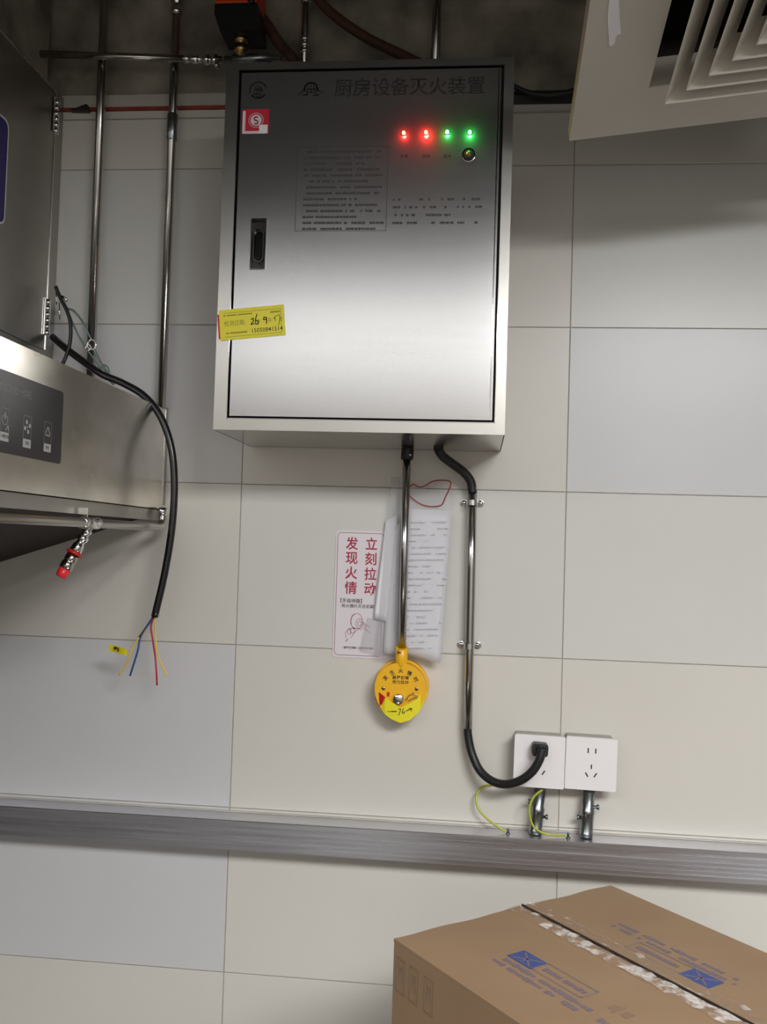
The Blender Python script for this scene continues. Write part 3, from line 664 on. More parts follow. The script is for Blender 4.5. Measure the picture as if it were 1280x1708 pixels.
# cut power cable with loose cores
Yc = -.085
cab_px = [(88, 562), (105, 577), (135, 600), (170, 624), (205, 639), (240, 660), (268, 695), (286, 748), (291, 810), (287, 880), (275, 955), (258, 1029)]
P = [at(x, y, -.03-(.055*min(1, i/3))) for i, (x, y) in enumerate(cab_px)]
pc_ = empty('power_cable', P[-1], 'thick black cable looping over the hood, cut end with bare coloured cores', 'cable')
b = B(); tube(b, P, .0066, 16, smooth=8); put('sheath', b, 'black_gloss', pc_)
for nm, pts, m_, lb in (('core', [(257, 1026), (252, 1034), (240, 1052), (232, 1063)], 'wire_dark', 'dark olive core'), ('core', [(232, 1064), (222, 1078), (214, 1100), (207, 1114), (199, 1126)], 'wire_yellow', 'pale yellow core tip'),
                        ('core', [(256, 1030), (243, 1048), (234, 1064), (230, 1085), (224, 1105), (217, 1127)], 'wire_blue', 'blue core'), ('core', [(257, 1028), (252, 1045), (255, 1068), (259, 1095), (261, 1120), (262, 1143)], 'wire_red', 'red core'),
                        ('core', [(259, 1027), (259, 1055), (262, 1085), (268, 1105), (279, 1127)], 'wire_yellow', 'yellow core')):
    b = B(); tube(b, [at(x, y, Yc+random.uniform(-.004, .004)) for x, y in pts], .0017 if m_ != 'wire_yellow' else .0015, 8, smooth=6); put(nm, b, m_, pc_, label=lb)
g = at(197, 1084, Yc-.004); fg = frame(g, Vector((1, -.2, -.14)).normalized(), Vector((.14, 0, 1)).normalized(), (0, -1, 0))
b = B()
prev = None
for i in range(9):     # a curled flag of tape
    u_ = -.0205+.041*i/8; z_ = .004*math.sin(u_*90); row = [b.verts.new(fg @ Vector((u_, s, z_+dz))) for s, dz in ((-.0056, 0), (.0056, 0), (.0056, .0006), (-.0056, .0006))]
    if prev:
        for k in range(4): b.faces.new((prev[k], prev[(k+1) % 4], row[(k+1) % 4], row[k]))
    else: b.faces.new(row)
    prev = row
b.faces.new(prev); tg = put('core_tag', b, 'yellow_tape', pc_, label='yellow tape flag reading 零线')
text('lettering', '零线', .0085, fg @ Matrix.Translation((-.001, 0, .0014)), 'ink', tg, bold=.03)

# slim second cable and hanging wire with hook behind the cable
lead('thin_black_cable', [(93, 478), (101, 498), (113, 522), (118, 545), (116, 575), (107, 602), (100, 612)], -.060, .0034, 'black', 'thin black cable curling down from the upper hood box', 'cable')
Yw = -.055
hw = empty('hanging_wire', at(190, 640, Yw), 'steel rope loop with snap hook hanging beside the upper hood box', 'wire')
for pts, r in (([(97, 487), (106, 500), (112, 514), (122, 518), (136, 534), (146, 553), (153, 568)], .0019), ([(98, 492), (110, 512), (121, 538), (131, 560), (143, 580)], .0019), ([(155, 578), (163, 596), (172, 612), (182, 625)], .0026), ([(146, 584), (158, 600), (168, 616)], .0016), ([(168, 616), (172, 609), (179, 612), (183, 622), (176, 628), (168, 616)], .0016), ([(176, 628), (190, 641)], .0022)):
    b = B(); tube(b, [at(x, y, Yw) for x, y in pts], r, 8, smooth=6); put('rope', b, 'steel_cable', hw)
b = B(); tube(b, [at(x, y, Yw-.002) for x, y in [(148, 570), (153, 566), (160, 572), (158, 582), (150, 582), (146, 576), (148, 570)]], .0017, 8, smooth=5)
tube(b, [at(x, y, Yw-.002) for x, y in [(142, 583), (147, 574), (152, 580), (146, 586)]], .0015, 8, smooth=5); put('snap_hook', b, 'chrome', hw)
b = B(); tube(b, [at(94, 484, -.045), at(94.5, 508, -.045)], .0016, 8); tube(b, [at(99, 505, -.05), at(100, 533, -.05)], .0013, 8); tube(b, [at(x, y, Yw-.002) for x, y in [(104, 494), (109, 497), (112, 503)]], .0022, 8); put('ferrule', b, 'chrome', hw)

# ================================================================== PULL STATION, ITS PIPE, THE SIGN AND THE BAGS
Yp = -.046
ct = at(679, 748, Yp-.03); cbm = at(671, 1080, Yp)
ct2 = at(679, 766, Yp)
t = empty('pull_pipe', cbm, 'steel pipe with black coupling linking the cabinet to the yellow pull station', 'pipe')
b = B(); tube(b, [ct2, cbm], .0070, 18); put('tube', b, 'pipe_steel', t)
top = at(680, 730, -.11); top.z = CZ0-.001
up_ = (top-ct2).normalized()
tp_ = Vector((ct2.x+.001, Yp, CZ0-.0006))
b = B(); tube(b, [ct2-Vector((0, 0, .001)), ct2, tp_-Vector((0, 0, .0015)), tp_], [.0105, .0112, .0112, .0105], 18); put('coupling', b, 'black', t)
b = B(); lathe(b, (ct2.x+.006, Yp-.0085, ct2.z+.007), (0, -1, 0), [(.0022, -.002), (.0022, .0025), (0, .003)], 10); put('set_screw', b, 'chrome', t)

# pull station
pc0 = at(667, 1155, -.02)
ps = empty('pull_station', (pc0.x, 0, at(667, 1210, -.03).z), 'round yellow pull station with silver button, on the wall below the cabinet', 'alarm')
c = at(668, 1150, -.045)
def egg(s=1.0, n=48):
    out = []
    for k in range(n):
        a = 2*PI*k/n; x = .0475*math.cos(a); y = .0475*math.sin(a)
        if y < 0: y *= 1.18; x *= (1-.10*(y/.056)**2)
        out.append((x*s, y*s))
    return out
fc = wallframe((c.x, 0, c.z+.001))
b = B(); prism(b, egg(1.03), fc, .0006, .016, bev=.003); put('back_box', b, 'yellow_body', ps)
b = B(); prism(b, egg(.97), fc, .016, .045, bev=.006); sp = put('front_cover', b, 'yellow_body', ps)
tq = at(670.5, 1080, Yp); tl = at(669, 1112, -.045)
b = B(); tube(b, [(tl.x, Yp+.012, c.z+.040), (tl.x, Yp+.010, c.z+.046), (tq.x, Yp, tq.z)], [.0108, .0108, .0108], 20); put('pipe_socket', b, 'yellow_body', ps)
def screw(x, y, Y, r, parent, m='chrome', name='screw'):
    q = at(x, y, Y); b = B(); lathe(b, (q.x, Y, q.z), (0, -1, 0), [(r, -.002), (r, .0006), (r*.7, .0014), (0, .0015)], 14)
    o = put(name, b, m, parent)
    b = B(); bx(b, (q.x, Y-.0016, q.z), (r*1.2, .0004, r*.25)); bx(b, (q.x, Y-.0016, q.z), (r*.25, .0004, r*1.2)); put('cross_slot', b, 'slot', o); return o
screw(666.5, 1087, Yp-.0105, .0032, ps, 'brass')
screw(640, 1148, -.0455, .0036, ps, 'brass'); screw(695.5, 1149, -.0455, .0036, ps, 'brass')
for ang, ch in ((145, '发'), (118, '生'), (90, '火'), (62, '情'), (35, '时')):
    a = math.radians(ang); r = .0325; ff = fc @ Matrix.Translation((r*math.cos(a), r*math.sin(a)-.001, .0452)) @ Matrix.Rotation(a-PI/2, 4, 'Z')
    text('lettering', ch, .0088, ff, 'ink', sp, bold=.02)
text('lettering', '敲碎玻璃', .0070, fc @ Matrix.Translation((0, .0195, .0452)), 'ink', sp, bold=.02, spacing=1.12)
text('lettering', '用力拉动', .0070, fc @ Matrix.Translation((0, .0115, .0452)), 'ink', sp, bold=.02, spacing=1.12)
q = at(665, 1166, -.046); b = B(); lathe(b, (q.x, -.044, q.z), (0, -1, 0), [(.0130, 0), (.0130, .0012), (.0105, .002), (.0105, .001)], 24); put('button_ring', b, 'yellow_body', ps)
b = B(); lathe(b, (q.x, -.045, q.z), (0, -1, 0), [(.0092, 0), (.0092, .005), (.0082, .006), (0, .0058)], 24); put('button', b, 'steel', ps)
b = B(); q = at(648, 1158, -.0455); bx(b, (q.x, -.0458, q.z), (.0048, .0012, .0075)); put('red_mark', b, 'red', ps)
# yellow date tape wrapped loosely over the lower half
def strip(bm, top, bot, Y, bulge=0.0, th=.0006):
    """ribbon between two pixel rows; Y list = distance of each column from the wall"""
    rows = []
    for (x0, y0), (x1, y1), yy in zip(top, bot, Y):
        a = at(x0, y0, yy); c = at(x1, y1, yy+.001); n = Vector((0, -1, 0))*th
        rows.append([bm.verts.new(v) for v in (a, c, c+n, a+n)])
    for r0, r1 in zip(rows[:-1], rows[1:]):
        for k in range(4): bm.faces.new((r0[k], r0[(k+1) % 4], r1[(k+1) % 4], r1[k]))
    bm.faces.new(rows[0]); bm.faces.new(rows[-1][::-1])
tp = empty('date_tape', at(667, 1196, -.05), 'yellow dated seal tape wrapped around the lower half of the pull station', 'sticker')
b = B(); strip(b, [(628, 1140), (636, 1152), (643, 1163), (655, 1172), (668, 1180), (683, 1174), (696, 1166), (704, 1152), (710, 1144)],
               [(627, 1164), (634, 1180), (642, 1191), (654, 1200), (668, 1206), (684, 1201), (698, 1189), (707, 1173), (713, 1158)],
               [-.024, -.043, -.0475, -.0485, -.049, -.0485, -.0475, -.043, -.024]); put('band', b, 'yellow_tape', tp)
b = B(); strip(b, [(624.5, 1146), (632, 1154), (643, 1163)], [(626, 1165), (632, 1178), (638, 1174)], [-.0265, -.0445, -.0500]); put('red_end', b, 'red', tp, label='red printed end of the tape')
fh = frame(at(668, 1187, -.0505), (1, 0, .05), (-.05, 0, 1), (0, -1, 0)); b = B()
for pts in ([(-.003, .004), (.001, .005), (0, .001), (-.003, -.006)], [(.006, .006), (.0035, .001), (.004, -.003), (.0075, -.002), (.0065, .001)], [(.010, .001), (.014, .003), (.018, .004)], [(.016, .006), (.021, .005), (.019, .001)]): stroke(b, pts, .0011, fh, 0, .0001)
scribble(b, fh, -.022, -.006, .0005, 1, .004, .0018, 0, .9, .001, .002); put('handwriting', b, 'ink', tp)
# curled clear film loop beside the button
b = B(); tube(b, [at(x, y, -.052) for x, y in [(678, 1168), (683, 1160), (691, 1156), (697, 1162), (690, 1164), (682, 1169)]], .0009, 8, smooth=5); put('film_curl', b, 'brass', tp)

# red framed sign on the wall
a0 = at(563.5, 887.5, 0); a1 = at(641, 890, 0); a2 = at(558, 1092, 0); a3 = at(636, 1095.5, 0)
sc_ = (a0+a1+a2+a3)/4; SW = ((a1-a0).length+(a3-a2).length)/2; SH = ((a0-a2).length+(a1-a3).length)/2
sg = empty('warning_sign', (sc_.x, -.001, a2.z), 'white warning sign with red characters and rounded red outline, beside the hanging bags', 'sign')
fs = wallframe((sc_.x, -.0005, sc_.z), 0)
b = B(); prism(b, rrect(SW+.006, SH+.008, .006, 5), fs, 0, .0010); board = put('sheet', b, 'sign_white', sg)
b = B(); ring_prism(b, rrect(SW, SH, .007, 6), rrect(SW-.002, SH-.002, .006, 6), fs, .0010, .0011); put('outline_print', b, 'sign_line', sg)
def sp_(x, y): q = at(x, y, -.0015); return (q.x-sc_.x, q.z-sc_.z)
def chars(s, pts, size):
    for ch, p in zip(s, pts):
        u, v = sp_(*p); text('lettering', ch, size, fs @ Matrix.Translation((u, v, .0011)), 'sign_red', board, bold=.015, sx=.95)
chars('发现火情', ((587.5, 908), (587, 932), (586, 957), (585.5, 982)), .0245)
chars('立刻拉动', ((620, 909), (619, 934), (618, 959), (617.5, 984)), .0245)
u, v = sp_(586, 1002.5); text('lettering', '【手启动器】', .0085, fs @ Matrix.Translation((u, v, .0011)), 'print_dark', board, bold=.01)
u, v = sp_(597, 1011.5); text('lettering', '将火情扑灭在初期', .0075, fs @ Matrix.Translation((u, v, .0011)), 'print_dark', board, bold=.01, spacing=1.03)
u, v = sp_(597, 1081); text('lettering', '1.敲碎玻璃罩; 2.拉动拉环启动', .0045, fs @ Matrix.Translation((u, v, .0011)), 'print_dark', board, bold=.02)
b = B(); S = lambda *pp: [sp_(*p_) for p_ in pp]
def circ(x, y, rx, ry, a0=0, a1=360): return [sp_(x+rx*math.cos(math.radians(t_)), y+ry*math.sin(math.radians(t_))) for t_ in range(a0, a1+1, 20)]
for pts in (circ(595, 1036, 10, 13), circ(592, 1037, 6, 12, 90, 270), circ(600, 1040, 6, 8), circ(600, 1040, 3, 4), circ(588, 1052, 4, 4), circ(583, 1053, 3, 5),
            S((577, 1064), (577, 1054), (582, 1050), (590, 1047), (597, 1049), (604, 1051)), S((586, 1064), (592, 1054), (597, 1050)), S((604, 1036), (611, 1042), (617, 1046)), S((605, 1047), (612, 1051), (618, 1056)), S((606, 1041), (610, 1044), (609, 1048))):
    stroke(b, pts, .0008, fs, .0011, .0012)
put('drawing_print', b, 'sign_line', board)
b = B(); stroke(b, S((577, 1070), (580, 1066)), .0012, fs, .0011, .0012); put('arrow_print', b, 'print_dark', board)

# clear plastic bags with papers, hanging behind the pull pipe
def sheet(bm, quad, Y0, nx=6, ny=14, th=.0003, wav=.003, ph=0.0, yf=None):
    """quad pixel corners: tl,tr,br,bl ; wavy sheet of thickness th"""
    G_ = []
    for jx in range(ny+1):
        row = []
        for ix in range(nx+1):
            s, t_ = ix/nx, jx/ny
            x = (quad[0][0]*(1-s)+quad[1][0]*s)*(1-t_)+(quad[3][0]*(1-s)+quad[2][0]*s)*t_
            y = (quad[0][1]*(1-s)+quad[1][1]*s)*(1-t_)+(quad[3][1]*(1-s)+quad[2][1]*s)*t_
            Y = Y0 + wav*math.sin(s*5+ph)*(.4+.6*t_)+wav*.6*math.sin(t_*7+ph*2+s*2)
            if yf: Y += yf(s, t_)
            Y = min(Y, -.0022)
            row.append(at(x, y, Y))
        G_.append(row)
    off = Vector((0, -th, 0))
    A = [[bm.verts.new(p_) for p_ in r] for r in G_]; Bk = [[bm.verts.new(p_+off) for p_ in r] for r in G_]
    for i in range(ny):
        for k in range(nx):
            f = bm.faces.new((A[i][k], A[i+1][k], A[i+1][k+1], A[i][k+1])); f.smooth = True
            f = bm.faces.new((Bk[i][k], Bk[i][k+1], Bk[i+1][k+1], Bk[i+1][k])); f.smooth = True
    for i in range(ny):
        bm.faces.new((A[i][0], Bk[i][0], Bk[i+1][0], A[i+1][0])); bm.faces.new((A[i][nx], A[i+1][nx], Bk[i+1][nx], Bk[i][nx]))
    for k in range(nx):
        bm.faces.new((A[0][k], A[0][k+1], Bk[0][k+1], Bk[0][k])); bm.faces.new((A[ny][k], Bk[ny][k], Bk[ny][k+1], A[ny][k+1]))
YB = -.030
bag = empty('document_bag', at(715, 1105, YB), 'clear plastic bag of printed papers with red drawstring, right of the pull pipe', 'bag')
b = B(); sheet(b, [(678, 848), (754, 852), (734, 1106), (664, 1084)], YB, ph=.5, wav=.0012); put('paper', b, 'white_paper', bag)
b = B(); sheet(b, [(668, 812), (757, 818), (737, 1110), (660, 1086)], YB-.005, ph=.6, wav=.0012, nx=8); put('film', b, 'film', bag)
b = B(); tube(b, [at(x, y, YB-.010) for x, y in [(677, 821), (688, 808), (698, 812), (708, 811), (722, 803), (740, 801), (752, 804), (750, 815), (743, 830), (737, 842), (722, 845), (705, 842), (690, 833), (679, 821)]], .0011, 8, smooth=6); put('drawstring', b, 'crystal', bag)
b = B(); random.seed(3)
for i in range(21):
    yy = 868+i*10.5
    x0 = 686-(yy-860)*.06+random.random()*6; x1 = 748-(yy-860)*.075
    if i % 4 == 3: x1 -= 25
    x = x0
    while x < x1:
        w = random.uniform(2.5, 6.5)
        if random.random() < .72:
            qs = [at(x, yy, YB-.0076), at(x+w, yy+.5, YB-.0076), at(x+w, yy+2.8, YB-.0076), at(x, yy+2.3, YB-.0076)]
            vs = [b.verts.new(q_) for q_ in qs]; b.faces.new(vs)
        x += w+1.6
put('text_print', b, 'print_mid', bag, kind='stuff')
bag2 = empty('flat_bag', at(640, 1098, -.012), 'clear plastic bag with folded white sheet, overlapping the sign edge', 'bag')
b = B(); sheet(b, [(644, 868), (664, 858), (645, 1036), (624, 1032)], -.012, nx=4, ph=.2, wav=.002); put('folded_sheet', b, 'white_paper', bag2)
b = B(); sheet(b, [(653, 795), (668, 795), (664, 1100), (626, 1098)], -.018, nx=6, ph=2.0, wav=.003); put('film', b, 'film', bag2)
b = B(); sheet(b, [(655, 880), (668, 872), (664, 1092), (640, 1090)], -.013, nx=4, ph=1.2, wav=.002); put('inner_sheet', b, 'white_paper', bag2)
b = B(); sheet(b, [(613, 1030), (638, 1036), (637, 1094), (600, 1086)], -.008, nx=4, ph=.7, wav=.002); put('film_corner', b, 'film', bag2)

# ================================================================== SUPPLY CONDUIT, SOCKETS, RAIL
Yq = -.022
q_t = at(789, 812, Yq); q_b = at(780.5, 1215, Yq)
cd_ = empty('supply_conduit', q_b, 'steel conduit with black hose at both ends, clipped to the wall right of the bags', 'conduit')
b = B(); tube(b, [q_t, at(786.5, 950, Yq), at(783.5, 1090, Yq), q_b], .0078, 18); put('tube', b, 'pipe_steel', cd_)
hp = [(734, 738), (731, 748), (738, 760), (753, 772), (772, 786), (785, 802), (789, 822)]
hy = [-.055, -.050, -.045, -.038, -.030, -.024, Yq]
P = [at(x, y, yy) for (x, y), yy in zip(hp, hy)]; P[0].z = CZ0-.0006
b = B(); tube(b, P, .0084, 16, smooth=10, rib=-.06, nrib=1); put('upper_hose', b, 'black', cd_)
YS = -.045
pxs = [(781, 1205), (781, 1225), (787, 1255), (800, 1284), (820, 1302), (843, 1308), (868, 1302), (888, 1287), (900, 1268), (905, 1250)]
yy_ = [Yq, Yq, -.026, -.036, -.050, -.062, -.074, -.080, -.082, -.080]
b = B(); tube(b, [at(x, y, v_) for (x, y), v_ in zip(pxs, yy_)], .0076, 16, smooth=12, rib=-.05, nrib=1); put('lower_hose', b, 'black', cd_)
b = B(); q = at(901, 1250, -.060); prism(b, rrect(.0275, .0215, .005, 4), wallframe((q.x, 0, q.z), -3), .0475, .068, bev=.002); pg = put('plug', b, 'black', cd_)
b = B(); q2 = at(905, 1250, -.068); bx(b, (q2.x, -.074, q2.z), (.018, .014, .014), bev=.003); put('plug_hood', b, 'black', pg)
for (x, y, lb) in ((788, 838.5, 'galvanised saddle clip on the conduit, upper one beside the bag opening'), (783, 1077.5, 'galvanised saddle clip on the conduit, lower one level with the pull station neck')):
    q = at(x, y, Yq); t = empty('saddle_clip', (q.x, 0, q.z), lb, 'clip', 'saddle clips on the conduit')
    b = B(); W_ = .0048
    prof = [(-.0195, -.0008), (-.0088, -.0008)] + [(.0088*math.cos(a), -.0008-.022-.0088*math.sin(a)) for a in [PI-PI*k/10 for k in range(11)]] + [(.0088, -.0008), (.0195, -.0008)]
    for (xa, ya), (xb_, yb_) in zip(prof[:-1], prof[1:]):
        dx, dy = xb_-xa, yb_-ya; L_ = math.hypot(dx, dy)
        if L_ < 1e-6: continue
        nx_, ny_ = dy/L_*.0009, -dx/L_*.0009
        prism(b, [(xa, ya), (xb_, yb_), (xb_+nx_, yb_+ny_), (xa+nx_, ya+ny_)], frame((q.x, 0, q.z), (1, 0, 0), (0, 1, 0), (0, 0, 1)), -W_, W_)
    put('strap', b, 'chrome', t)
    for s in (-1, 1):
        b = B(); lathe(b, (q.x+s*.0150, -.0010, q.z), (0, -1, 0), [(.0070, 0), (.0070, .0012), (.0060, .0014), (.0042, .0014), (.0042, .0026), (.0028, .0038), (0, .0040)], 16); sc2 = put('screw', b, 'chrome', t)
        b = B(); bx(b, (q.x+s*.0150, -.0050, q.z), (.005, .0006, .0010)); bx(b, (q.x+s*.0150, -.0050, q.z), (.0010, .0006, .005)); put('cross_slot', b, 'slot', sc2)

def socket(cx, cy, ang, label, slots):
    q = at(cx, cy, YS); t = empty('wall_socket', (q.x, 0, q.z-.045), label, 'socket', 'surface mounted wall sockets')
    w = .0880; h = .0900
    b = B(); prism(b, rrect(w*.93, h*.94, .004, 3), wallframe((q.x-.001, 0, q.z+.001), ang), .0008, .038); put('box', b, 'socket_box', t)
    fw = wallframe((q.x, 0, q.z), ang)
    b = B(); prism(b, rrect(w, h, .003, 3), fw, .038, .0455, bev=.0012); pl_ = put('faceplate', b, 'white_plastic', t)
    for (x, y, l, a) in slots:
        b = B(); bx(b, (0, 0, 0), (.0021, l, .0006), fw @ Matrix.Translation((x, y, .0456)) @ Matrix.Rotation(math.radians(a), 4, 'Z')); put('pin_slot', b, 'slot', pl_)
    return t
SL = [(-.0060, .0230, .0085, 0), (.0070, .0230, .0085, 0), (.0005, -.0045, .0075, 0), (-.0070, -.0185, .0085, 32), (.0078, -.0185, .0085, -32)]
socket(900, 1270.5, -.8, 'white wall socket with a black plug pushed in, left of the pair', SL)
socket(986.5, 1274.5, -1.0, 'white wall socket with empty pin slots, right of the pair', SL)

# aluminium rail below the sockets
fr_t = at(900, 1402, -.05).z; fr_b = (at(900, 1455, -.05).z+at(1270, 1476, -.05).z)/2
fr_t = (at(900, 1401.5, -.05).z + at(1270, 1424, -.05).z + at(300, 1361, -.05).z)/3
fr_b = (at(900, 1455, -.05).z + at(1270, 1476.5, -.05).z + at(300, 1415, -.05).z)/3
rail = empty('aluminium_rail', (-.2, 0, fr_b), 'ribbed aluminium rail running across the tiled wall under the sockets', 'rail')
Hr = fr_t-fr_b; prof = [(0.0006, fr_b), (.0440, fr_b), (.0500, fr_b+.002)]
gz = [.22, .36, .50, .64, .82]
for g_ in gz:
    z = fr_b+Hr*g_; prof += [(.0500, z-.0016), (.0490, z-.0010), (.0490, z+.0006), (.0500, z+.0012)]
prof += [(.0500, fr_t-.001), (.0490, fr_t), (.0006, fr_t+.001)]
b = B(); prism(b, prof, frame((0, 0, 0), (0, -1, 0), (0, 0, 1), (1, 0, 0)), RX0+.002, RX1-.002); put('profile', b, 'alu', rail)
b = B(); bb(b, RX0+.002, RX1-.002, -.0040, -.0006, fr_t+.0012, fr_t+.0032); put('sealant', b, 'plaster', rail, label='white sealant bead')
ZR = fr_t

def knuckle(cx, ctop, cbot, lab, screws, lean=0):
    a = at(cx[0], ctop, -.022); c = at(cx[1], cbot, -.026); c.z = ZR+.0012; zt_ = at(cx[0], ctop, -.022).z
    t = empty('conduit_connector', c, lab, 'connector', 'conduit connectors between the sockets and the rail')
    H = zt_-c.z; xx = lambda f_: c.x+(a.x-c.x)*f_; pt = lambda f_: Vector((xx(f_), -.024, c.z+H*f_))
    b = B(); fr_ = [0, .04, .10, .11, .50, .52, .54, .60, .62, 1.0]; rr = [.0108, .0118, .0118, .0112, .0112, .0118, .0118, .0112, .0100, .0100]
    tube(b, [pt(f_) for f_ in fr_], rr, 20); put('tube', b, 'zinc', t)
    for (side, f_) in screws:
        p_ = pt(f_); b = B(); L0 = .009
        tube(b, [p_+Vector((side*L0, -.002, 0)), p_+Vector((side*(L0+.0055), -.002, 0)), p_+Vector((side*(L0+.006), -.002, 0)), p_+Vector((side*(L0+.0095), -.002, 0))], [.0028, .0028, .0046, .0046], 10)
        put('clamp_screw', b, 'zinc', t)
knuckle((901, 893), 1316, 1400, 'galvanised conduit connector under the plugged socket', [(-1, .72), (1, .40)])
knuckle((983, 978), 1318, 1400, 'galvanised conduit connector under the empty socket', [(1, .66), (-1, .42)])
for pts, ys, lb in (([(826, 1308), (806, 1312), (795, 1328), (799, 1350), (820, 1371), (843, 1388)], [-.004, -.008, -.016, -.022, -.026, -.030], 'yellow and green earth wire curling left of the plugged socket'),
                    ([(905, 1317), (890, 1330), (883, 1352), (890, 1378), (910, 1391), (943, 1397)], [-.036, -.040, -.044, -.042, -.038, -.034], 'yellow and green earth wire curling in front of the left conduit connector')):
    P = [at(x, y, v_) for (x, y), v_ in zip(pts, ys)]; t = empty('earth_wire', P[-1], lb, 'wire', 'earth wires on the rail')
    P[-1].z = ZR+.004
    b = B(); tube(b, P, .0020, 10, smooth=8); put('insulation', b, 'wire_green', t)
    b = B(); tube(b, [p_+Vector((-.0006, -.0009, 0)) for p_ in P], .0014, 8, smooth=8); put('green_stripe', b, 'wire_stripe', t)
    e3 = P[-1]; b = B(); lathe(b, (e3.x+.005, e3.y, ZR+.0008), (0, 0, 1), [(.0040, 0), (.0040, .0012), (.0022, .0014), (.0022, .009), (0, .010)], 10); put('terminal_screw', b, 'zinc', t)

# ================================================================== CEILING AIR DIFFUSER
A = Vector((-0.0365, -0.3, 0.5120)); u1 = -Vector((0.01015, 0.98095, -0.19398)).normalized(); v1 = Vector((0.99307, 0.01283, 0.11684)).normalized()
nn = u1.cross(v1).normalized()          # facing the room (down)
if nn.z > 0: nn = -nn
fd = frame(A, v1, u1, nn)
if fd.to_3x3().determinant() < 0: pass
df = empty('air_diffuser', A, 'beige square ceiling air diffuser with concentric louvres, hanging tilted top right', 'vent')
S_ = .595; o0, o1 = .100, .495
b = B()
ring_prism(b, [(0, 0), (S_, 0), (S_, S_), (0, S_)], [(o0, o0), (o1, o0), (o1, o1), (o0, o1)], fd, -.004, 0)
ring_prism(b, [(0, 0), (S_, 0), (S_, S_), (0, S_)], [(.003, .003), (S_-.003, .003), (S_-.003, S_-.003), (.003, S_-.003)], fd, -.018, -.004)
put('face_plate', b, 'diffuser', df)
b = B(); cc = (o0+o1)/2
def frustum(bm, s0, z0, s1, z1, th=.0012):
    for t_ in (0, th):
        A_ = [bm.verts.new(fd @ Vector((cc+sx*(s0-t_), cc+sy*(s0-t_), z0))) for sx, sy in ((-1, -1), (1, -1), (1, 1), (-1, 1))]
        B_ = [bm.verts.new(fd @ Vector((cc+sx*(s1-t_), cc+sy*(s1-t_), z1))) for sx, sy in ((-1, -1), (1, -1), (1, 1), (-1, 1))]
        for k in range(4): bm.faces.new((A_[k], A_[(k+1) % 4], B_[(k+1) % 4], B_[k]))
        if t_ == 0: C0 = A_; D0 = B_
    for k in range(4):
        bm.faces.new((C0[k], C0[(k+1) % 4], A_[(k+1) % 4], A_[k])); bm.faces.new((D0[k], D0[(k+1) % 4], B_[(k+1) % 4], B_[k]))
frustum(b, .1975, -.0005, .190, -.040); put('throat', b, 'diffuser', df)
for k in range(7):
    s = .184-.0240*k
    b = B(); frustum(b, s, .040, s-.032, .006); put('louvre', b, 'diffuser', df)
b = B(); bx(b, (cc, cc, -.010), (.03, .03, .002), fd); put('centre_plate', b, 'diffuser', df)
b = B(); frustum(b, .200, -.020, .185, -.12); prism(b, [(cc-.185, cc-.185), (cc+.185, cc-.185), (cc+.185, cc+.185), (cc-.185, cc+.185)], fd, -.122, -.120); put('plenum_box', b, 'dark_metal', df)
pcn = fd @ Vector((cc, cc, -.12)); b = B(); tube(b, [pcn, pcn+Vector((0, 0, .1)), Vector((pcn.x, pcn.y, ZS-.002))], .12, 20, smooth=4, rib=-.05, nrib=1); put('flexible_duct', b, 'zinc', df)
# torn white tape on its face
def dfc(x, y):
    d = ray(x, y); t_ = (A-CAM).dot(nn)/d.dot(nn); p_ = CAM+d*t_-A; return (p_.dot(v1), p_.dot(u1))
pts = [dfc(x, y) for x, y in ((1018, -12), (1014, 20), (1014, 40), (1016, 62), (1016, 74), (1020, 76), (1026, 70), (1027, 62), (1030, 57), (1036, 55), (1034, 30), (1032, -12))]
b = B(); prism(b, pts, fd, .0003, .0012); put('torn_tape', b, 'tape_white', base=fd @ Vector((pts[3][0], pts[3][1], .001)), label='torn strip of white tape stuck on the air diffuser face', cat='tape')

# ================================================================== CARTON IN THE FOREGROUND
ZB = -.62
A0 = atz(657, 1565, ZB); B0 = atz(1018, 1476, ZB)
e1 = (B0-A0); BW = e1.length; e1.normalize(); e2_ = Vector((e1.y, -e1.x, 0))
if e2_.y > 0: e2_ = -e2_
BL, BH = .60, .42
fbx = frame(A0, e1, -e2_ if False else e2_, Vector((0, 0, 1)))
bxr = empty('cardboard_box', A0+e1*BW/2+e2_*BL/2+Vector((0, 0, -BH)), 'large brown cardboard carton with blue printing and crinkled clear tape, lower right', 'box')
def fb(x, y, z): return fbx @ Vector((x, y, z))
def card(name, x0, x1, y0, y1, z0, z1, m='card', parent=None, label=None):
    b = B(); bb(b, x0, x1, y0, y1, z0, z1, bev=.0012, mx=fbx); return put(name, b, m, parent or bxr, label=label)
T = .0045
card('side_panel', 0, T, 0, BL, -BH, -T*1.02); card('side_panel', BW-T, BW, 0, BL, -BH, -T*1.02)
card('side_panel', T, BW-T, 0, T, -BH, -T*1.02); card('side_panel', T, BW-T, BL-T, BL, -BH, -T*1.02)
card('bottom_panel', T, BW-T, T, BL-T, -BH, -BH+T)
xs = BW*.545
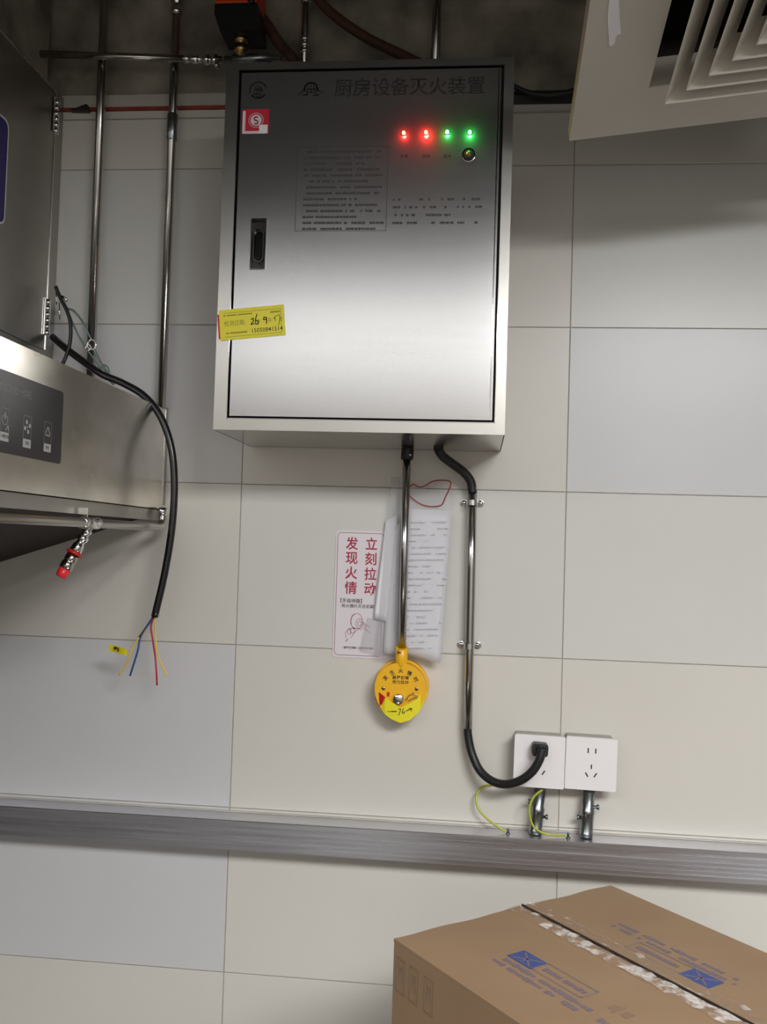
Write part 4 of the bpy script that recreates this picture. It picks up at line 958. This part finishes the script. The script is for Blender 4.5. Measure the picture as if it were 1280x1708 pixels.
def flap(x0, x1, ph):
    """top flap: a sheet of board with a slightly wavy far edge that lifts near the seam"""
    bm = B(); nx, ny = 14, 10; top = []; bot = []
    for i in range(nx+1):
        rt, rb = [], []
        for k in range(ny+1):
            x = x0+(x1-x0)*i/nx; y = BL*k/ny
            s = abs(x-xs)/(BW*.5); lift = .0030*max(0, 1-s*6)*(1-.6*k/ny)
            yo = (.0015*math.sin(i*.9+ph) if k == 0 else 0)
            rt.append(bm.verts.new(fb(x, y+yo, lift))); rb.append(bm.verts.new(fb(x, y+yo, lift-T)))
        top.append(rt); bot.append(rb)
    for i in range(nx):
        for k in range(ny):
            f = bm.faces.new((top[i][k], top[i+1][k], top[i+1][k+1], top[i][k+1]))
            bm.faces.new((bot[i][k], bot[i][k+1], bot[i+1][k+1], bot[i+1][k]))
    for i in range(nx):
        for k in (0, ny): bm.faces.new((top[i][k], top[i+1][k], bot[i+1][k], bot[i][k]))
    for k in range(ny):
        for i in (0, nx): bm.faces.new((top[i][k], top[i][k+1], bot[i][k+1], bot[i][k]))
    return put('top_flap', bm, 'card', bxr)
fl1 = flap(0, xs-.0022, 0.3); fl2 = flap(xs+.0022, BW, 1.7)
b = B(); nE = 20
Ed = [[b.verts.new(fb(xs+.0020, BL*k/nE, (.0036 if xs > 0 else 0)*(1-.5*k/nE)+dz)) for dz in (-.006, .0006)] for k in range(nE+1)]
Ef = [[b.verts.new(fb(xs+.0034, BL*k/nE, (.0036 if xs > 0 else 0)*(1-.5*k/nE)+dz)) for dz in (-.006, .0006)] for k in range(nE+1)]
for k in range(nE):
    b.faces.new((Ed[k][0], Ed[k+1][0], Ed[k+1][1], Ed[k][1])); b.faces.new((Ef[k][0], Ef[k][1], Ef[k+1][1], Ef[k+1][0]))
    b.faces.new((Ed[k][1], Ed[k+1][1], Ef[k+1][1], Ef[k][1])); b.faces.new((Ed[k][0], Ef[k][0], Ef[k+1][0], Ed[k+1][0]))
b.faces.new((Ed[0][0], Ed[0][1], Ef[0][1], Ef[0][0])); b.faces.new((Ed[nE][0], Ef[nE][0], Ef[nE][1], Ed[nE][1]))
put('seam_shade_edge', b, 'seam_shade_edge', fl2, label='cut edge of the flap, painted darker for the shade along the seam')
card('inner_flap', T, BW-T, T, .2, -T*2.2, -T*1.2, 'card_edge'); card('inner_flap', T, BW-T, BL-.2, BL-T, -T*2.2, -T*1.2, 'card_edge')
# tape along the seam (two edges visible), in short crumpled segments
def tape_strip(x0, x1, y0, y1, z, seed):
    random.seed(seed); bm = B(); n = 60; rows = []
    for i in range(n+1):
        y = y0+(y1-y0)*i/n; row = []
        for k in range(5):
            x = x0+(x1-x0)*k/4+(random.uniform(-.002, .002) if k in (0, 4) else 0)
            s = abs(x-xs)/(BW*.5); lift = .0030*max(0, 1-s*6)*(1-.6*y/BL)
            row.append(bm.verts.new(fb(x, y, lift+z+random.uniform(0, .0012))))
        rows.append(row)
    for i in range(n):
        for k in range(4): bm.faces.new((rows[i][k], rows[i+1][k], rows[i+1][k+1], rows[i][k+1]))
    return bm
put('packing_tape', tape_strip(xs-.024, xs-.003, -.001, BL, .0011, 5), 'tape', bxr)
put('packing_tape', tape_strip(xs+.004, xs+.030, .0, BL, .0011, 9), 'tape_faint', bxr)
# printing on the flaps
def tc(x, y):
    q_ = fbx.inverted() @ atz(x, y, ZB); return (q_.x, q_.y)
fbt = fbx @ Matrix.Translation((0, 0, .0004))
# on top the printing runs along the box's long side
def onflap(px_list): return [tc(*p_) for p_ in px_list]
def emblem(parent, cx, cy, w, h, flip):
    b = B(); bx(b, (cx, cy, 0), (w, h, .0003), fbt); e_ = put('emblem_print', b, 'print_blue', parent)
    b = B()
    for dx, dy in ((1, 1), (1, -1)): stroke(b, [(cx-.36*w*dx, cy-.34*h*dy), (cx+.36*w*dx, cy+.34*h*dy)], .0028, fbt, .0002, .0004)
    stroke(b, [(cx-.36*w, cy), (cx-.1*w, cy)], .0022, fbt, .0002, .0004)
    put('emblem_mark', b, 'print_blue_pale', e_)
def outline(parent, pts):
    b = B(); stroke(b, pts+[pts[0]], .0022, fbt, -.0001, .0002); put('outline_print', b, 'print_outline', parent)
e_c = tc(880, 1601); emblem(fl1, e_c[0], e_c[1], .030, .044, 1)
r0 = tc(910, 1608); r1 = tc(975, 1648)
outline(fl1, [(e_c[0]-.012, e_c[1]+.022), (e_c[0]-.012, e_c[1]+.105), (e_c[0]+.016, e_c[1]+.105), (e_c[0]+.016, e_c[1]+.022)])
fbr = fbt @ Matrix.Rotation(-PI/2, 4, 'Z')
def run(parent, cx, y0, y1, h, m='print_blue_pale', dens=.85, rows=1, gap=.010):
    b = B(); f_ = frame(fbx.translation+Vector((0, 0, .0028)), e2_, -e1 if True else e1, Vector((0, 0, 1)))
    for r_ in range(rows):
        y = y0
        while y < y1:
            w = random.uniform(.0025, .0075)
            if random.random() < dens: bx(b, (cx-r_*gap, y+w/2, 0), (h*random.uniform(.45, 1), w, .0002), fbt)
            y += w+.0016
    put('text_print', b, m, parent, kind='stuff')
random.seed(11)
run(fl1, e_c[0]+.001, e_c[1]+.030, e_c[1]+.098, .010)
run(fl1, e_c[0]-.024, e_c[1]-.022, e_c[1]+.13, .009, rows=2, gap=.013)
c2 = tc(1170, 1632); emblem(fl2, c2[0], c2[1], .030, .044, 1)
outline(fl2, [(c2[0]-.014, c2[1]-.022), (c2[0]-.014, c2[1]-.108), (c2[0]+.014, c2[1]-.108), (c2[0]+.014, c2[1]-.022)])
run(fl2, c2[0], c2[1]-.100, c2[1]-.030, .010)
run(fl2, c2[0]+.036, c2[1]-.165, c2[1]+.03, .009, rows=2, gap=.013)
run(fl1, e_c[0]+.005, e_c[1]+.13, e_c[1]+.16, .022, 'print_faint', .7)
run(fl1, e_c[0]-.030, e_c[1]+.15, e_c[1]+.26, .012, rows=1)
# handling marks on the long side
fsd = frame(A0, e2_, (0, 0, 1), -e1)
side = [o for o in bxr.children if o.name.startswith('side_panel')][0]
b = B()
for i, x in enumerate((.020, .050, .082)):
    for pts in ([(x-.010, -.020), (x+.008, -.020), (x+.008, -.062), (x-.010, -.062), (x-.010, -.020)], [(x-.004, -.028), (x-.004, -.050)], [(x+.003, -.028), (x+.003, -.050)]):
        stroke(b, pts, .0022, fsd, .0002, .0005)
    bx(b, (x, -.034, .0004), (.007, .008, .0003), fsd)
put('handling_print', b, 'print_faint', side)

# steel work table that carries the carton
tx0, tx1, ty0, ty1, tz = -.45, .95, -1.02, -.06, ZB-BH
tb = empty('work_table', ((tx0+tx1)/2, (ty0+ty1)/2, ZF), 'stainless steel work table under the cardboard carton', 'table')
b = B(); bb(b, tx0, tx1, ty0, ty1, tz-.035, tz-.0005, bev=.004); put('table_top', b, 'steel', tb)
for x in (tx0+.05, tx1-.05):
    for y in (ty0+.05, ty1-.05):
        b = B(); cyl(b, (x, y, ZF+.001), (x, y, tz-.035), .019); put('leg', b, 'steel', tb)
b = B(); bb(b, tx0+.05, tx1-.05, ty0+.05, ty1-.05, ZF+.15, ZF+.165); put('lower_shelf', b, 'steel', tb)
